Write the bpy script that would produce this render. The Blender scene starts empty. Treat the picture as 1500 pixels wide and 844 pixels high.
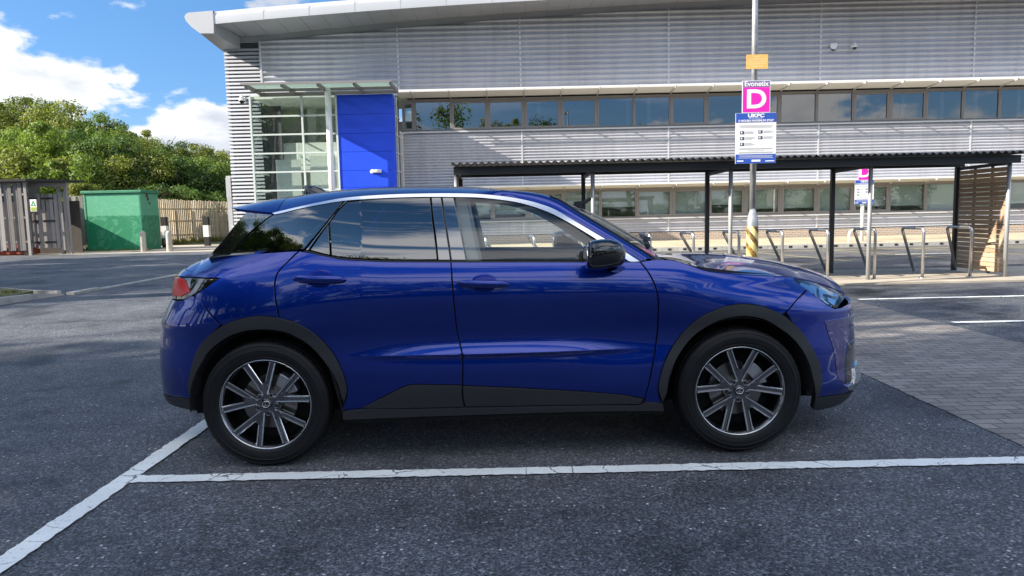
import bpy, bmesh, math, random
import numpy as np
from mathutils import Vector, Matrix, noise
from mathutils.geometry import delaunay_2d_cdt

random.seed(7)
SC = bpy.context.scene
COL = SC.collection

# ------------------------------------------------------------------ camera
FPX, CAMH = 1060.0, 1.336
PITCH, ROLL = math.atan((422 - 314) / FPX), 0.0215
_F = Vector((0, math.cos(PITCH), -math.sin(PITCH)))
_R0, _U0 = Vector((1, 0, 0)), Vector((0, math.sin(PITCH), math.cos(PITCH)))
_R = math.cos(ROLL) * _R0 - math.sin(ROLL) * _U0
_U = math.sin(ROLL) * _R0 + math.cos(ROLL) * _U0
CAM = Vector((0, 0, CAMH))
cd = bpy.data.cameras.new('camera')
cam = bpy.data.objects.new('camera', cd)
COL.objects.link(cam)
cd.sensor_width = 36.0
cd.lens = 36.0 * FPX / 1500.0
cd.clip_start, cd.clip_end = 0.05, 2000
cam.matrix_world = Matrix(((_R.x, _U.x, -_F.x, 0), (_R.y, _U.y, -_F.y, 0), (_R.z, _U.z, -_F.z, CAMH), (0, 0, 0, 1)))
SC.camera = cam

# ------------------------------------------------------------------ render, world, sun
SC.render.engine = 'CYCLES'
SC.cycles.use_denoising = True
SC.cycles.max_bounces = 8
SC.cycles.transparent_max_bounces = 16
SC.cycles.caustics_reflective = False
SC.cycles.caustics_refractive = False
SC.view_settings.view_transform = 'Standard'
SC.view_settings.look = 'None'
SC.view_settings.gamma = 1.0
SC.view_settings.use_curve_mapping = False
SC.view_settings.exposure = 1.28

SUN_TRAVEL = Vector((1.0, 0.29, -0.54)).normalized()
SUN_EL = math.asin(-SUN_TRAVEL.z)
SUN_ROT = math.atan2(-SUN_TRAVEL.x, -SUN_TRAVEL.y) % (2 * math.pi)
sd = bpy.data.lights.new('sun', 'SUN')
sd.energy = 5.0
sd.angle = math.radians(0.5)
sd.color = (1.0, 0.92, 0.80)
sun = bpy.data.objects.new('sun', sd)
COL.objects.link(sun)
sun.rotation_euler = SUN_TRAVEL.to_track_quat('-Z', 'Y').to_euler()
sun.location = (-20, -6, 30)

world = bpy.data.worlds.new('World')
SC.world = world
world.use_nodes = True


class NT:
    """small helper to write node trees"""
    def __init__(self, tree):
        self.t = tree

    def n(self, typ, **kw):
        nd = self.t.nodes.new(typ)
        for k, v in kw.items():
            if k.startswith('i_'):
                key = k[2:]
                key = int(key) if key.isdigit() else key.replace('_', ' ')
                nd.inputs[key].default_value = v
            else:
                setattr(nd, k, v)
        return nd

    def l(self, a, b):
        self.t.links.new(a, b)

    def math(self, op, a, b=None, c=None, clamp=False):
        nd = self.t.nodes.new('ShaderNodeMath')
        nd.operation = op
        nd.use_clamp = clamp
        for i, v in enumerate((a, b, c)):
            if v is None:
                continue
            if isinstance(v, (int, float)):
                nd.inputs[i].default_value = v
            else:
                self.l(v, nd.inputs[i])
        return nd.outputs[0]

    def ramp(self, fac, stops, interp='LINEAR'):
        nd = self.t.nodes.new('ShaderNodeValToRGB')
        nd.color_ramp.interpolation = interp
        el = nd.color_ramp.elements
        while len(el) > 1:
            el.remove(el[-1])
        el[0].position, el[0].color = stops[0][0], col4(stops[0][1])
        for p, c in stops[1:]:
            e = el.new(p)
            e.color = col4(c)
        if fac is not None:
            self.l(fac, nd.inputs[0])
        return nd

    def mix(self, fac, a, b, blend='MIX'):
        nd = self.t.nodes.new('ShaderNodeMix')
        nd.data_type = 'RGBA'
        nd.blend_type = blend
        nd.clamp_factor = True
        for i, v in ((0, fac), (6, a), (7, b)):
            if isinstance(v, (int, float)):
                nd.inputs[i].default_value = v
            elif isinstance(v, (tuple, list)):
                nd.inputs[i].default_value = col4(v)
            else:
                self.l(v, nd.inputs[i])
        return nd.outputs[2]


def col4(c):
    if isinstance(c, (int, float)):
        return (c, c, c, 1)
    return (c[0], c[1], c[2], 1)


def build_world():
    w = NT(world.node_tree)
    w.t.nodes.clear()
    out = w.n('ShaderNodeOutputWorld')
    bg = w.n('ShaderNodeBackground')
    bg.inputs[1].default_value = 0.08
    sky = w.n('ShaderNodeTexSky', sky_type='NISHITA')
    sky.sun_disc = False
    sky.sun_elevation = SUN_EL
    sky.sun_rotation = SUN_ROT
    sky.altitude = 50
    sky.air_density, sky.dust_density, sky.ozone_density = 1.0, 0.4, 2.2
    hs = w.n('ShaderNodeHueSaturation', i_Saturation=1.25, i_Value=1.1)
    w.l(sky.outputs[0], hs.inputs['Color'])
    tc = w.n('ShaderNodeTexCoord')
    sep = w.n('ShaderNodeSeparateXYZ')
    w.l(tc.outputs['Generated'], sep.inputs[0])
    z = sep.outputs[2]
    # cumulus near the horizon: noise on the direction, squashed vertically
    mp = w.n('ShaderNodeMapping')
    mp.inputs['Scale'].default_value = (1.0, 1.0, 2.1)
    mp.inputs['Location'].default_value = (6.6, 6.1, 2.9)
    w.l(tc.outputs['Generated'], mp.inputs['Vector'])
    n1 = w.n('ShaderNodeTexNoise', i_Scale=3.5, i_Detail=11.0, i_Roughness=0.57, i_Distortion=0.1)
    w.l(mp.outputs[0], n1.inputs['Vector'])
    # high streaky layer: direction projected on a plane
    zz = w.math('ADD', w.math('MAXIMUM', z, 0.0), 0.12)
    px = w.math('DIVIDE', sep.outputs[0], zz)
    py = w.math('DIVIDE', sep.outputs[1], zz)
    cb = w.n('ShaderNodeCombineXYZ')
    w.l(w.math('MULTIPLY', px, 0.8), cb.inputs[0])
    w.l(w.math('MULTIPLY', py, 1.35), cb.inputs[1])
    n2 = w.n('ShaderNodeTexNoise', i_Scale=1.05, i_Detail=10.0, i_Roughness=0.6, i_Distortion=0.7)
    w.l(cb.outputs[0], n2.inputs['Vector'])
    # cover: heavy low down, broken overhead
    low = w.math('ADD', w.math('MULTIPLY', w.math('SUBTRACT', 0.182, z), 1.9), w.math('MULTIPLY_ADD', n1.outputs[0], 2.3, -0.65))
    # fewer low clouds to the south
    low = w.math('MULTIPLY_ADD', w.ramp(w.math('MULTIPLY_ADD', sep.outputs[1], -0.5, 0.5), [(0.5, 0), (0.8, 1)]).outputs[0], -0.13, low)
    m1 = w.ramp(low, [(0.50, 0), (0.61, 1)], 'EASE').outputs[0]
    m2 = w.ramp(n2.outputs[0], [(0.43, 0), (0.55, 0.95)], 'EASE').outputs[0]
    hi = w.ramp(z, [(0.13, 0), (0.26, 1)]).outputs[0]
    # the streaky layer lies in the southern half of the sky (behind the photographer)
    south = w.ramp(w.math('MULTIPLY_ADD', sep.outputs[1], -0.5, 0.5), [(0.35, 0), (0.6, 1)]).outputs[0]
    m2 = w.math('MULTIPLY', w.math('MULTIPLY', m2, hi), south)
    mask = w.math('MAXIMUM', m1, m2)
    # cloud colour: bright tops, grey bases
    n3 = w.n('ShaderNodeTexNoise', i_Scale=4.4, i_Detail=6.0, i_Roughness=0.5)
    mp3 = w.n('ShaderNodeMapping')
    mp3.inputs['Location'].default_value = (5.3, 2.2, 0.9)
    mp3.inputs['Scale'].default_value = (1, 1, 2.2)
    w.l(tc.outputs['Generated'], mp3.inputs['Vector'])
    w.l(mp3.outputs[0], n3.inputs['Vector'])
    thick = w.math('MAXIMUM', w.math('SUBTRACT', low, 0.5), 0.0)
    shade = w.math('ADD', w.math('MULTIPLY_ADD', n3.outputs[0], 0.9, 0.20), w.math('MULTIPLY', thick, -0.62))
    cc = w.ramp(shade, [(0.36, (3.0, 3.4, 4.1)), (0.50, (3.6, 3.9, 4.5)), (0.64, (5.7, 5.8, 5.9))]).outputs[0]
    dim = w.ramp(z, [(0.0, (0.50, 0.58, 0.78)), (0.16, (0.60, 0.70, 0.88)), (0.40, (1, 1, 1))]).outputs[0]
    skyc = w.mix(m2, w.mix(1.0, hs.outputs[0], dim, 'MULTIPLY'), (10.0, 10.1, 10.5))
    w.l(w.mix(m1, skyc, cc), bg.inputs[0])
    w.l(bg.outputs[0], out.inputs[0])


build_world()

# ------------------------------------------------------------------ projecting helpers (real positions measured off the photograph)
def ray(px, py):
    return _R * ((px - 750) / FPX) + _U * (-(py - 422) / FPX) + _F


def ground(px, py, z=0.0):
    d = ray(px, py)
    return CAM + d * ((z - CAMH) / d.z)


def at(px, py, Y):
    d = ray(px, py)
    return CAM + d * (Y / d.y)


# ------------------------------------------------------------------ mesh helpers
class MB:
    def __init__(self):
        self.v, self.f, self.m, self.s = [], [], [], []

    def add(self, vs, fs, mi=0, smooth=False):
        b = len(self.v)
        self.v += [tuple(v) for v in vs]
        for f in fs:
            self.f.append(tuple(b + i for i in f))
            self.m.append(mi)
            self.s.append(smooth)
        return self

    def box(self, lo, hi, mi=0, M=None):
        x0, y0, z0 = lo
        x1, y1, z1 = hi
        vs = [Vector(p) for p in ((x0, y0, z0), (x1, y0, z0), (x1, y1, z0), (x0, y1, z0), (x0, y0, z1), (x1, y0, z1), (x1, y1, z1), (x0, y1, z1))]
        if M is not None:
            vs = [M @ v for v in vs]
        return self.add(vs, [(0, 3, 2, 1), (4, 5, 6, 7), (0, 1, 5, 4), (1, 2, 6, 5), (2, 3, 7, 6), (3, 0, 4, 7)], mi)

    def bar(self, a, b, w, h, mi=0, up=(0, 0, 1)):
        """rectangular bar from a to b: w across, h along up"""
        a, b = Vector(a), Vector(b)
        d = (b - a).normalized()
        u = Vector(up)
        s = d.cross(u)
        if s.length < 1e-4:
            s = d.cross(Vector((0, 1, 0)))
        s.normalize()
        u = s.cross(d).normalized()
        vs = []
        for p in (a, b):
            for i, j in ((-1, -1), (1, -1), (1, 1), (-1, 1)):
                vs.append(p + s * (w / 2 * i) + u * (h / 2 * j))
        return self.add(vs, [(3, 2, 1, 0), (4, 5, 6, 7), (0, 1, 5, 4), (1, 2, 6, 5), (2, 3, 7, 6), (3, 0, 4, 7)], mi)

    def tube(self, pts, r, n=12, mi=0, caps=True):
        pts = [Vector(p) for p in pts]
        rs = r if isinstance(r, (list, tuple)) else [r] * len(pts)
        t0 = (pts[1] - pts[0]).normalized()
        ref = Vector((0, 0, 1)) if abs(t0.z) < 0.9 else Vector((1, 0, 0))
        nn = t0.cross(ref).normalized()
        vs, fs = [], []
        prev = t0
        for i, p in enumerate(pts):
            t = (pts[min(i + 1, len(pts) - 1)] - pts[max(i - 1, 0)]).normalized()
            nn = (nn - t * nn.dot(t)).normalized()
            bb = t.cross(nn)
            for k in range(n):
                a = 2 * math.pi * k / n
                vs.append(p + (nn * math.cos(a) + bb * math.sin(a)) * rs[i])
        for i in range(len(pts) - 1):
            for k in range(n):
                k2 = (k + 1) % n
                fs.append((i * n + k, i * n + k2, (i + 1) * n + k2, (i + 1) * n + k))
        self.add(vs, fs, mi, True)
        if caps:
            b = len(self.v) - len(vs)
            self.f.append(tuple(b + k for k in range(n - 1, -1, -1)))
            self.m.append(mi)
            self.s.append(False)
            self.f.append(tuple(b + (len(pts) - 1) * n + k for k in range(n)))
            self.m.append(mi)
            self.s.append(False)
        return self

    def lathe(self, prof, n=96, mi=0, axis='y', smooth=True, mids=None, closed=False):
        """prof: (radius, along-axis) pairs"""
        vs, fs = [], []
        k0 = len(prof)
        for k in range(n):
            a = 2 * math.pi * k / n
            c, s = math.cos(a), math.sin(a)
            for r, h in prof:
                vs.append((r * c, h, r * s) if axis == 'y' else (r * c, r * s, h))
        b = len(self.v)
        self.v += vs
        for k in range(n):
            k2 = (k + 1) % n
            for j in range(k0 - 1 + (1 if closed else 0)):
                j2 = (j + 1) % k0
                q = (b + k * k0 + j, b + k * k0 + j2, b + k2 * k0 + j2, b + k2 * k0 + j)
                self.f.append(q if axis != 'y' else q)
                self.m.append(mids[j] if mids else mi)
                self.s.append(smooth)
        return self

    def prism(self, poly, y0, y1, mi=0, M=None):
        """poly in (x, z), extruded from y0 to y1"""
        n = len(poly)
        vs = [Vector((x, y0, z)) for x, z in poly] + [Vector((x, y1, z)) for x, z in poly]
        if M is not None:
            vs = [M @ v for v in vs]
        fs = [tuple(range(n)), tuple(range(2 * n - 1, n - 1, -1))]
        for i in range(n):
            j = (i + 1) % n
            fs.append((i, i + n, j + n, j))
        return self.add(vs, fs, mi)

    def grid(self, rows, mi=0, smooth=True, flip=False):
        nr, nc = len(rows), len(rows[0])
        vs = [p for r in rows for p in r]
        fs = []
        for i in range(nr - 1):
            for j in range(nc - 1):
                q = (i * nc + j, i * nc + j + 1, (i + 1) * nc + j + 1, (i + 1) * nc + j)
                fs.append(q[::-1] if flip else q)
        return self.add(vs, fs, mi, smooth)

    def mesh(self, name, mats):
        me = bpy.data.meshes.new(name)
        me.from_pydata(self.v, [], self.f)
        if not isinstance(mats, (list, tuple)):
            mats = [mats]
        for m in mats:
            me.materials.append(m)
        me.polygons.foreach_set('material_index', self.m)
        me.polygons.foreach_set('use_smooth', self.s)
        me.update()
        return me

    def build(self, name, mats, parent=None, fix=False, bevel=0, seg=2):
        me = self.mesh(name, mats)
        if fix:
            bm = bmesh.new()
            bm.from_mesh(me)
            bmesh.ops.recalc_face_normals(bm, faces=bm.faces)
            bm.to_mesh(me)
            bm.free()
        o = link(name, me, parent)
        if bevel:
            md = o.modifiers.new('bevel', 'BEVEL')
            md.width, md.segments = bevel, seg
            md.limit_method = 'ANGLE'
            md.angle_limit = math.radians(35)
            md.harden_normals = False
        return o


def link(name, me, parent=None):
    o = bpy.data.objects.new(name, me)
    COL.objects.link(o)
    if parent is not None:
        o.parent = parent
    return o


def empty(name, loc=(0, 0, 0), rz=0.0):
    o = bpy.data.objects.new(name, None)
    COL.objects.link(o)
    o.location = loc
    o.rotation_euler = (0, 0, rz)
    o.empty_display_size = 0.2
    return o


def tag(o, label=None, cat=None, group=None, kind=None):
    if label:
        o['label'] = label
    if cat:
        o['category'] = cat
    if group:
        o['group'] = group
    if kind:
        o['kind'] = kind
    return o


def copy_tree(o, parent=None):
    c = o.copy()
    COL.objects.link(c)
    c.parent = parent
    for ch in list(o.children):
        copy_tree(ch, c)
    return c


def text_obj(name, body, size, m, parent, loc, rot=(math.pi / 2, 0, 0), align='CENTER', extrude=0.0006, bold=0.0, sx=1.0):
    cu = bpy.data.curves.new(name, 'FONT')
    cu.body = body
    cu.size = size
    cu.align_x = align
    cu.align_y = 'CENTER'
    cu.extrude = extrude
    cu.offset = bold
    cu.resolution_u = 4
    tmp = bpy.data.objects.new('tmp_text', cu)
    COL.objects.link(tmp)
    dg = bpy.context.evaluated_depsgraph_get()
    me = bpy.data.meshes.new_from_object(tmp.evaluated_get(dg))
    bpy.data.objects.remove(tmp)
    me.materials.clear()
    me.materials.append(m)
    o = link(name, me, parent)
    o.location = loc
    o.rotation_euler = rot
    o.scale = (sx, 1, 1)
    return o


# ------------------------------------------------------------------ materials
def mat(name, color=(0.5, 0.5, 0.5), rough=0.5, metal=0.0, spec=0.5, coat=0.0, var=0.0, vscale=3.0, bump=0.0, bscale=60.0, rvar=0.0, coords='Object'):
    m = bpy.data.materials.new(name)
    m.use_nodes = True
    t = NT(m.node_tree)
    p = m.node_tree.nodes['Principled BSDF']
    p.inputs['Base Color'].default_value = col4(color)
    p.inputs['Roughness'].default_value = rough
    p.inputs['Metallic'].default_value = metal
    p.inputs['Specular IOR Level'].default_value = spec
    p.inputs['Coat Weight'].default_value = coat
    p.inputs['Coat Roughness'].default_value = 0.03
    if var or bump or rvar:
        tc = t.n('ShaderNodeTexCoord')
        if var or rvar:
            nz = t.n('ShaderNodeTexNoise', i_Scale=vscale, i_Detail=6.0, i_Roughness=0.6)
            t.l(tc.outputs[coords], nz.inputs['Vector'])
        if var:
            lo = tuple(c * (1 - var) for c in color)
            hi = tuple(min(1, c * (1 + var)) for c in color)
            t.l(t.ramp(nz.outputs[0], [(0.3, lo), (0.7, hi)]).outputs[0], p.inputs['Base Color'])
        if rvar:
            t.l(t.math('MULTIPLY_ADD', t.math('SUBTRACT', nz.outputs[0], 0.5), rvar * 2, rough, True), p.inputs['Roughness'])
        if bump:
            nb = t.n('ShaderNodeTexNoise', i_Scale=bscale, i_Detail=4.0)
            t.l(tc.outputs[coords], nb.inputs['Vector'])
            bp = t.n('ShaderNodeBump', i_Strength=bump, i_Distance=0.01)
            t.l(nb.outputs[0], bp.inputs['Height'])
            t.l(bp.outputs[0], p.inputs['Normal'])
    return m


def glass_mat(name, tint, ior=1.5, gloss_rough=0.0, dark=None):
    """thin pane: tinted see-through sheet with a mirror reflection that grows at grazing angles"""
    m = bpy.data.materials.new(name)
    m.use_nodes = True
    t = NT(m.node_tree)
    t.t.nodes.clear()
    out = t.n('ShaderNodeOutputMaterial')
    tr = t.n('ShaderNodeBsdfTransparent')
    tr.inputs[0].default_value = col4(tint)
    gl = t.n('ShaderNodeBsdfGlossy')
    gl.inputs['Roughness'].default_value = gloss_rough
    f0 = ((ior - 1) / (ior + 1)) ** 2
    g = t.n('ShaderNodeNewGeometry')
    dp = t.n('ShaderNodeVectorMath', operation='DOT_PRODUCT')
    t.l(g.outputs['Incoming'], dp.inputs[0])
    t.l(g.outputs['Normal'], dp.inputs[1])
    k = t.math('POWER', t.math('SUBTRACT', 1.0, t.math('ABSOLUTE', dp.outputs['Value']), None, True), 5.0)
    fac = t.math('MULTIPLY_ADD', k, 1.0 - f0, f0, True)
    mx = t.n('ShaderNodeMixShader')
    t.l(fac, mx.inputs[0])
    t.l(tr.outputs[0], mx.inputs[1])
    t.l(gl.outputs[0], mx.inputs[2])
    t.l(mx.outputs[0], out.inputs[0])
    return m


def frosted_mat(name, color, solid):
    m = bpy.data.materials.new(name)
    m.use_nodes = True
    t = NT(m.node_tree)
    p = m.node_tree.nodes['Principled BSDF']
    p.inputs['Base Color'].default_value = col4(color)
    p.inputs['Roughness'].default_value = 0.25
    out = m.node_tree.nodes['Material Output']
    tl = t.n('ShaderNodeBsdfTranslucent')
    tl.inputs[0].default_value = col4(color)
    tr = t.n('ShaderNodeBsdfTransparent')
    m1 = t.n('ShaderNodeMixShader', i_0=0.5)
    m2 = t.n('ShaderNodeMixShader', i_0=solid)
    t.l(p.outputs[0], m1.inputs[1])
    t.l(tl.outputs[0], m1.inputs[2])
    t.l(tr.outputs[0], m2.inputs[1])
    t.l(m1.outputs[0], m2.inputs[2])
    t.l(m2.outputs[0], out.inputs[0])
    return m


def asphalt_mat(name, base=0.075, tint=(1.0, 1.02, 1.08), patch=True):
    m = bpy.data.materials.new(name)
    m.use_nodes = True
    t = NT(m.node_tree)
    p = m.node_tree.nodes['Principled BSDF']
    g = t.n('ShaderNodeNewGeometry')
    pos = g.outputs['Position']
    n1 = t.n('ShaderNodeTexNoise', i_Scale=85.0, i_Detail=3.0, i_Roughness=0.75)
    v1 = t.n('ShaderNodeTexVoronoi', i_Scale=78.0)
    v2 = t.n('ShaderNodeTexVoronoi', i_Scale=30.0)
    n2 = t.n('ShaderNodeTexNoise', i_Scale=0.75, i_Detail=6.0, i_Roughness=0.62, i_Distortion=0.4)
    n3 = t.n('ShaderNodeTexNoise', i_Scale=3.5, i_Detail=5.0, i_Roughness=0.6)
    for nd in (n1, v1, v2, n2, n3):
        t.l(pos, nd.inputs['Vector'])
    b = tuple(base * c for c in tint)
    grain = t.ramp(n1.outputs[0], [(0.32, tuple(c * 0.22 for c in b)), (0.5, b), (0.70, tuple(c * 2.5 for c in b))]).outputs[0]
    # stones of differing tone
    stone = t.ramp(v1.outputs['Color'], [(0.0, 0.40), (0.6, 0.92), (0.85, 1.6), (1.0, 2.5)]).outputs[0]
    c1 = t.mix(1.0, grain, stone, 'MULTIPLY')
    # pale chips
    sepc = t.n('ShaderNodeSeparateColor')
    t.l(v2.outputs['Color'], sepc.inputs[0])
    chip = t.math('MULTIPLY', t.math('GREATER_THAN', sepc.outputs[0], 0.925), t.math('LESS_THAN', v2.outputs['Distance'], 0.20))
    c2 = t.mix(chip, c1, (0.55, 0.55, 0.55))
    if patch:
        st = t.ramp(n2.outputs[0], [(0.36, 0.46), (0.46, 0.95), (0.66, 1.25)]).outputs[0]
        st2 = t.ramp(n3.outputs[0], [(0.35, 0.84), (0.65, 1.14)]).outputs[0]
        c2 = t.mix(1.0, t.mix(1.0, c2, st, 'MULTIPLY'), st2, 'MULTIPLY')
    # oil drips and tyre-dark spots
    v3 = t.n('ShaderNodeTexVoronoi', i_Scale=1.3)
    t.l(pos, v3.inputs['Vector'])
    s3 = t.n('ShaderNodeSeparateColor')
    t.l(v3.outputs['Color'], s3.inputs[0])
    rad = t.math('MULTIPLY_ADD', t.math('SUBTRACT', n3.outputs[0], 0.5), 0.25, v3.outputs['Distance'])
    rad = t.math('DIVIDE', rad, t.math('MULTIPLY_ADD', s3.outputs[1], 0.16, 0.04))
    spot = t.math('MULTIPLY', t.ramp(rad, [(0.35, 1.0), (1.0, 0.0)]).outputs[0], t.math('GREATER_THAN', s3.outputs[0], 0.62))
    c2 = t.mix(t.math('MULTIPLY', spot, 0.55), c2, (0.022, 0.022, 0.024))
    t.l(c2, p.inputs['Base Color'])
    t.l(t.ramp(n2.outputs[0], [(0.3, 0.62), (0.7, 0.8)]).outputs[0], p.inputs['Roughness'])
    p.inputs['Specular IOR Level'].default_value = 0.45
    h = t.math('ADD', t.math('MULTIPLY', n1.outputs[0], 0.6), t.math('MULTIPLY', v1.outputs['Distance'], -0.7))
    bp = t.n('ShaderNodeBump', i_Strength=0.85, i_Distance=0.006)
    t.l(h, bp.inputs['Height'])
    t.l(bp.outputs[0], p.inputs['Normal'])
    return m


def paint_line_mat(name):
    """worn white thermoplastic with cracks through to the asphalt"""
    m = bpy.data.materials.new(name)
    m.use_nodes = True
    t = NT(m.node_tree)
    p = m.node_tree.nodes['Principled BSDF']
    g = t.n('ShaderNodeNewGeometry')
    n0 = t.n('ShaderNodeTexNoise', i_Scale=5.0, i_Detail=4.0)
    t.l(g.outputs['Position'], n0.inputs['Vector'])
    warp = t.n('ShaderNodeMix', data_type='RGBA', blend_type='LINEAR_LIGHT')
    warp.inputs[0].default_value = 0.10
    t.l(g.outputs['Position'], warp.inputs[6])
    t.l(n0.outputs[1], warp.inputs[7])
    v = t.n('ShaderNodeTexVoronoi', feature='DISTANCE_TO_EDGE', i_Scale=3.6)
    t.l(warp.outputs[2], v.inputs['Vector'])
    n1 = t.n('ShaderNodeTexNoise', i_Scale=70.0, i_Detail=3.0)
    n2 = t.n('ShaderNodeTexNoise', i_Scale=2.2, i_Detail=4.0)
    t.l(g.outputs['Position'], n1.inputs['Vector'])
    t.l(g.outputs['Position'], n2.inputs['Vector'])
    # cracks appear only in parts of the line
    wdt = t.math('MULTIPLY', t.ramp(n2.outputs[0], [(0.42, 0.0), (0.66, 1.0)]).outputs[0], 0.017)
    crack = t.math('LESS_THAN', t.math('MULTIPLY_ADD', t.math('SUBTRACT', n1.outputs[0], 0.5), 0.015, v.outputs['Distance']), wdt)
    worn = t.ramp(n1.outputs[0], [(0.60, 0.0), (0.72, 0.55)]).outputs[0]
    dirt = t.ramp(n2.outputs[0], [(0.3, (0.76, 0.79, 0.78)), (0.7, (0.90, 0.93, 0.91))]).outputs[0]
    c = t.mix(worn, dirt, (0.30, 0.31, 0.31))
    c = t.mix(t.math('MULTIPLY', crack, 0.8), c, (0.06, 0.06, 0.062))
    t.l(c, p.inputs['Base Color'])
    p.inputs['Roughness'].default_value = 0.75
    bp = t.n('ShaderNodeBump', i_Strength=0.5, i_Distance=0.004)
    t.l(n1.outputs[0], bp.inputs['Height'])
    t.l(bp.outputs[0], p.inputs['Normal'])
    return m


def paver_mat(name):
    m = bpy.data.materials.new(name)
    m.use_nodes = True
    t = NT(m.node_tree)
    p = m.node_tree.nodes['Principled BSDF']
    g = t.n('ShaderNodeNewGeometry')
    br = t.n('ShaderNodeTexBrick', offset=0.5, i_Scale=1.0)
    br.inputs['Color1'].default_value = col4((0.275, 0.252, 0.235))
    br.inputs['Color2'].default_value = col4((0.18, 0.167, 0.158))
    br.inputs['Mortar'].default_value = col4((0.06, 0.058, 0.056))
    br.inputs['Mortar Size'].default_value = 0.006
    br.inputs['Mortar Smooth'].default_value = 0.4
    br.inputs['Bias'].default_value = -0.1
    br.inputs['Brick Width'].default_value = 0.20
    br.inputs['Row Height'].default_value = 0.10
    t.l(g.outputs['Position'], br.inputs['Vector'])
    n1 = t.n('ShaderNodeTexNoise', i_Scale=1.3, i_Detail=6.0, i_Roughness=0.65)
    n2 = t.n('ShaderNodeTexNoise', i_Scale=120.0, i_Detail=3.0)
    t.l(g.outputs['Position'], n1.inputs['Vector'])
    t.l(g.outputs['Position'], n2.inputs['Vector'])
    c = t.mix(1.0, br.outputs[0], t.ramp(n1.outputs[0], [(0.3, 0.7), (0.7, 1.25)]).outputs[0], 'MULTIPLY')
    c = t.mix(1.0, c, t.ramp(n2.outputs[0], [(0.3, 0.75), (0.7, 1.25)]).outputs[0], 'MULTIPLY')
    t.l(c, p.inputs['Base Color'])
    p.inputs['Roughness'].default_value = 0.8
    bp = t.n('ShaderNodeBump', i_Strength=0.6, i_Distance=0.006)
    t.l(t.math('ADD', t.math('MULTIPLY', br.outputs[1], -1.0), t.math('MULTIPLY', n2.outputs[0], 0.35)), bp.inputs['Height'])
    t.l(bp.outputs[0], p.inputs['Normal'])
    return m


def speck_mat(name, c_lo, c_hi, scale=30.0, rough=0.9):
    m = bpy.data.materials.new(name)
    m.use_nodes = True
    t = NT(m.node_tree)
    p = m.node_tree.nodes['Principled BSDF']
    g = t.n('ShaderNodeNewGeometry')
    n1 = t.n('ShaderNodeTexNoise', i_Scale=scale, i_Detail=5.0, i_Roughness=0.7)
    n2 = t.n('ShaderNodeTexNoise', i_Scale=scale * 0.04, i_Detail=4.0)
    t.l(g.outputs['Position'], n1.inputs['Vector'])
    t.l(g.outputs['Position'], n2.inputs['Vector'])
    f = t.math('ADD', t.math('MULTIPLY', n1.outputs[0], 0.6), t.math('MULTIPLY', n2.outputs[0], 0.4))
    t.l(t.ramp(f, [(0.35, c_lo), (0.65, c_hi)]).outputs[0], p.inputs['Base Color'])
    p.inputs['Roughness'].default_value = rough
    bp = t.n('ShaderNodeBump', i_Strength=0.5, i_Distance=0.02)
    t.l(n1.outputs[0], bp.inputs['Height'])
    t.l(bp.outputs[0], p.inputs['Normal'])
    return m


def wood_mat(name, lo, hi, rough=0.8):
    """weathered boards: tone changes from board to board, grain along the board"""
    m = bpy.data.materials.new(name)
    m.use_nodes = True
    t = NT(m.node_tree)
    p = m.node_tree.nodes['Principled BSDF']
    g = t.n('ShaderNodeNewGeometry')
    mp = t.n('ShaderNodeMapping')
    mp.inputs['Scale'].default_value = (26, 26, 2.5)
    t.l(g.outputs['Position'], mp.inputs['Vector'])
    n1 = t.n('ShaderNodeTexNoise', i_Scale=1.0, i_Detail=5.0, i_Roughness=0.65)
    t.l(mp.outputs[0], n1.inputs['Vector'])
    f = t.math('ADD', t.math('MULTIPLY', n1.outputs[0], 0.55), t.math('MULTIPLY', g.outputs['Random Per Island'], 0.45))
    t.l(t.ramp(f, [(0.2, lo), (0.75, hi)]).outputs[0], p.inputs['Base Color'])
    p.inputs['Roughness'].default_value = rough
    return m


def leaf_mat(name, lo, hi):
    m = bpy.data.materials.new(name)
    m.use_nodes = True
    t = NT(m.node_tree)
    t.t.nodes.clear()
    out = t.n('ShaderNodeOutputMaterial')
    g = t.n('ShaderNodeNewGeometry')
    oi = t.n('ShaderNodeObjectInfo')
    nz = t.n('ShaderNodeTexNoise', i_Scale=0.55, i_Detail=3.0)
    t.l(g.outputs['Position'], nz.inputs['Vector'])
    f = t.math('ADD', t.math('MULTIPLY', g.outputs['Random Per Island'], 0.38), t.math('MULTIPLY', nz.outputs[0], 0.42))
    f = t.math('ADD', f, t.math('MULTIPLY', oi.outputs['Random'], 0.28))
    c = t.ramp(f, [(0.28, lo), (0.78, hi)]).outputs[0]
    df = t.n('ShaderNodeBsdfPrincipled')
    df.inputs['Roughness'].default_value = 0.55
    df.inputs['Specular IOR Level'].default_value = 0.3
    t.l(c, df.inputs['Base Color'])
    tl = t.n('ShaderNodeBsdfTranslucent')
    t.l(t.mix(1.0, c, (1.15, 1.25, 0.6), 'MULTIPLY'), tl.inputs[0])
    mx = t.n('ShaderNodeMixShader')
    mx.inputs[0].default_value = 0.40
    t.l(df.outputs[0], mx.inputs[1])
    t.l(tl.outputs[0], mx.inputs[2])
    t.l(mx.outputs[0], out.inputs[0])
    return m


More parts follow.
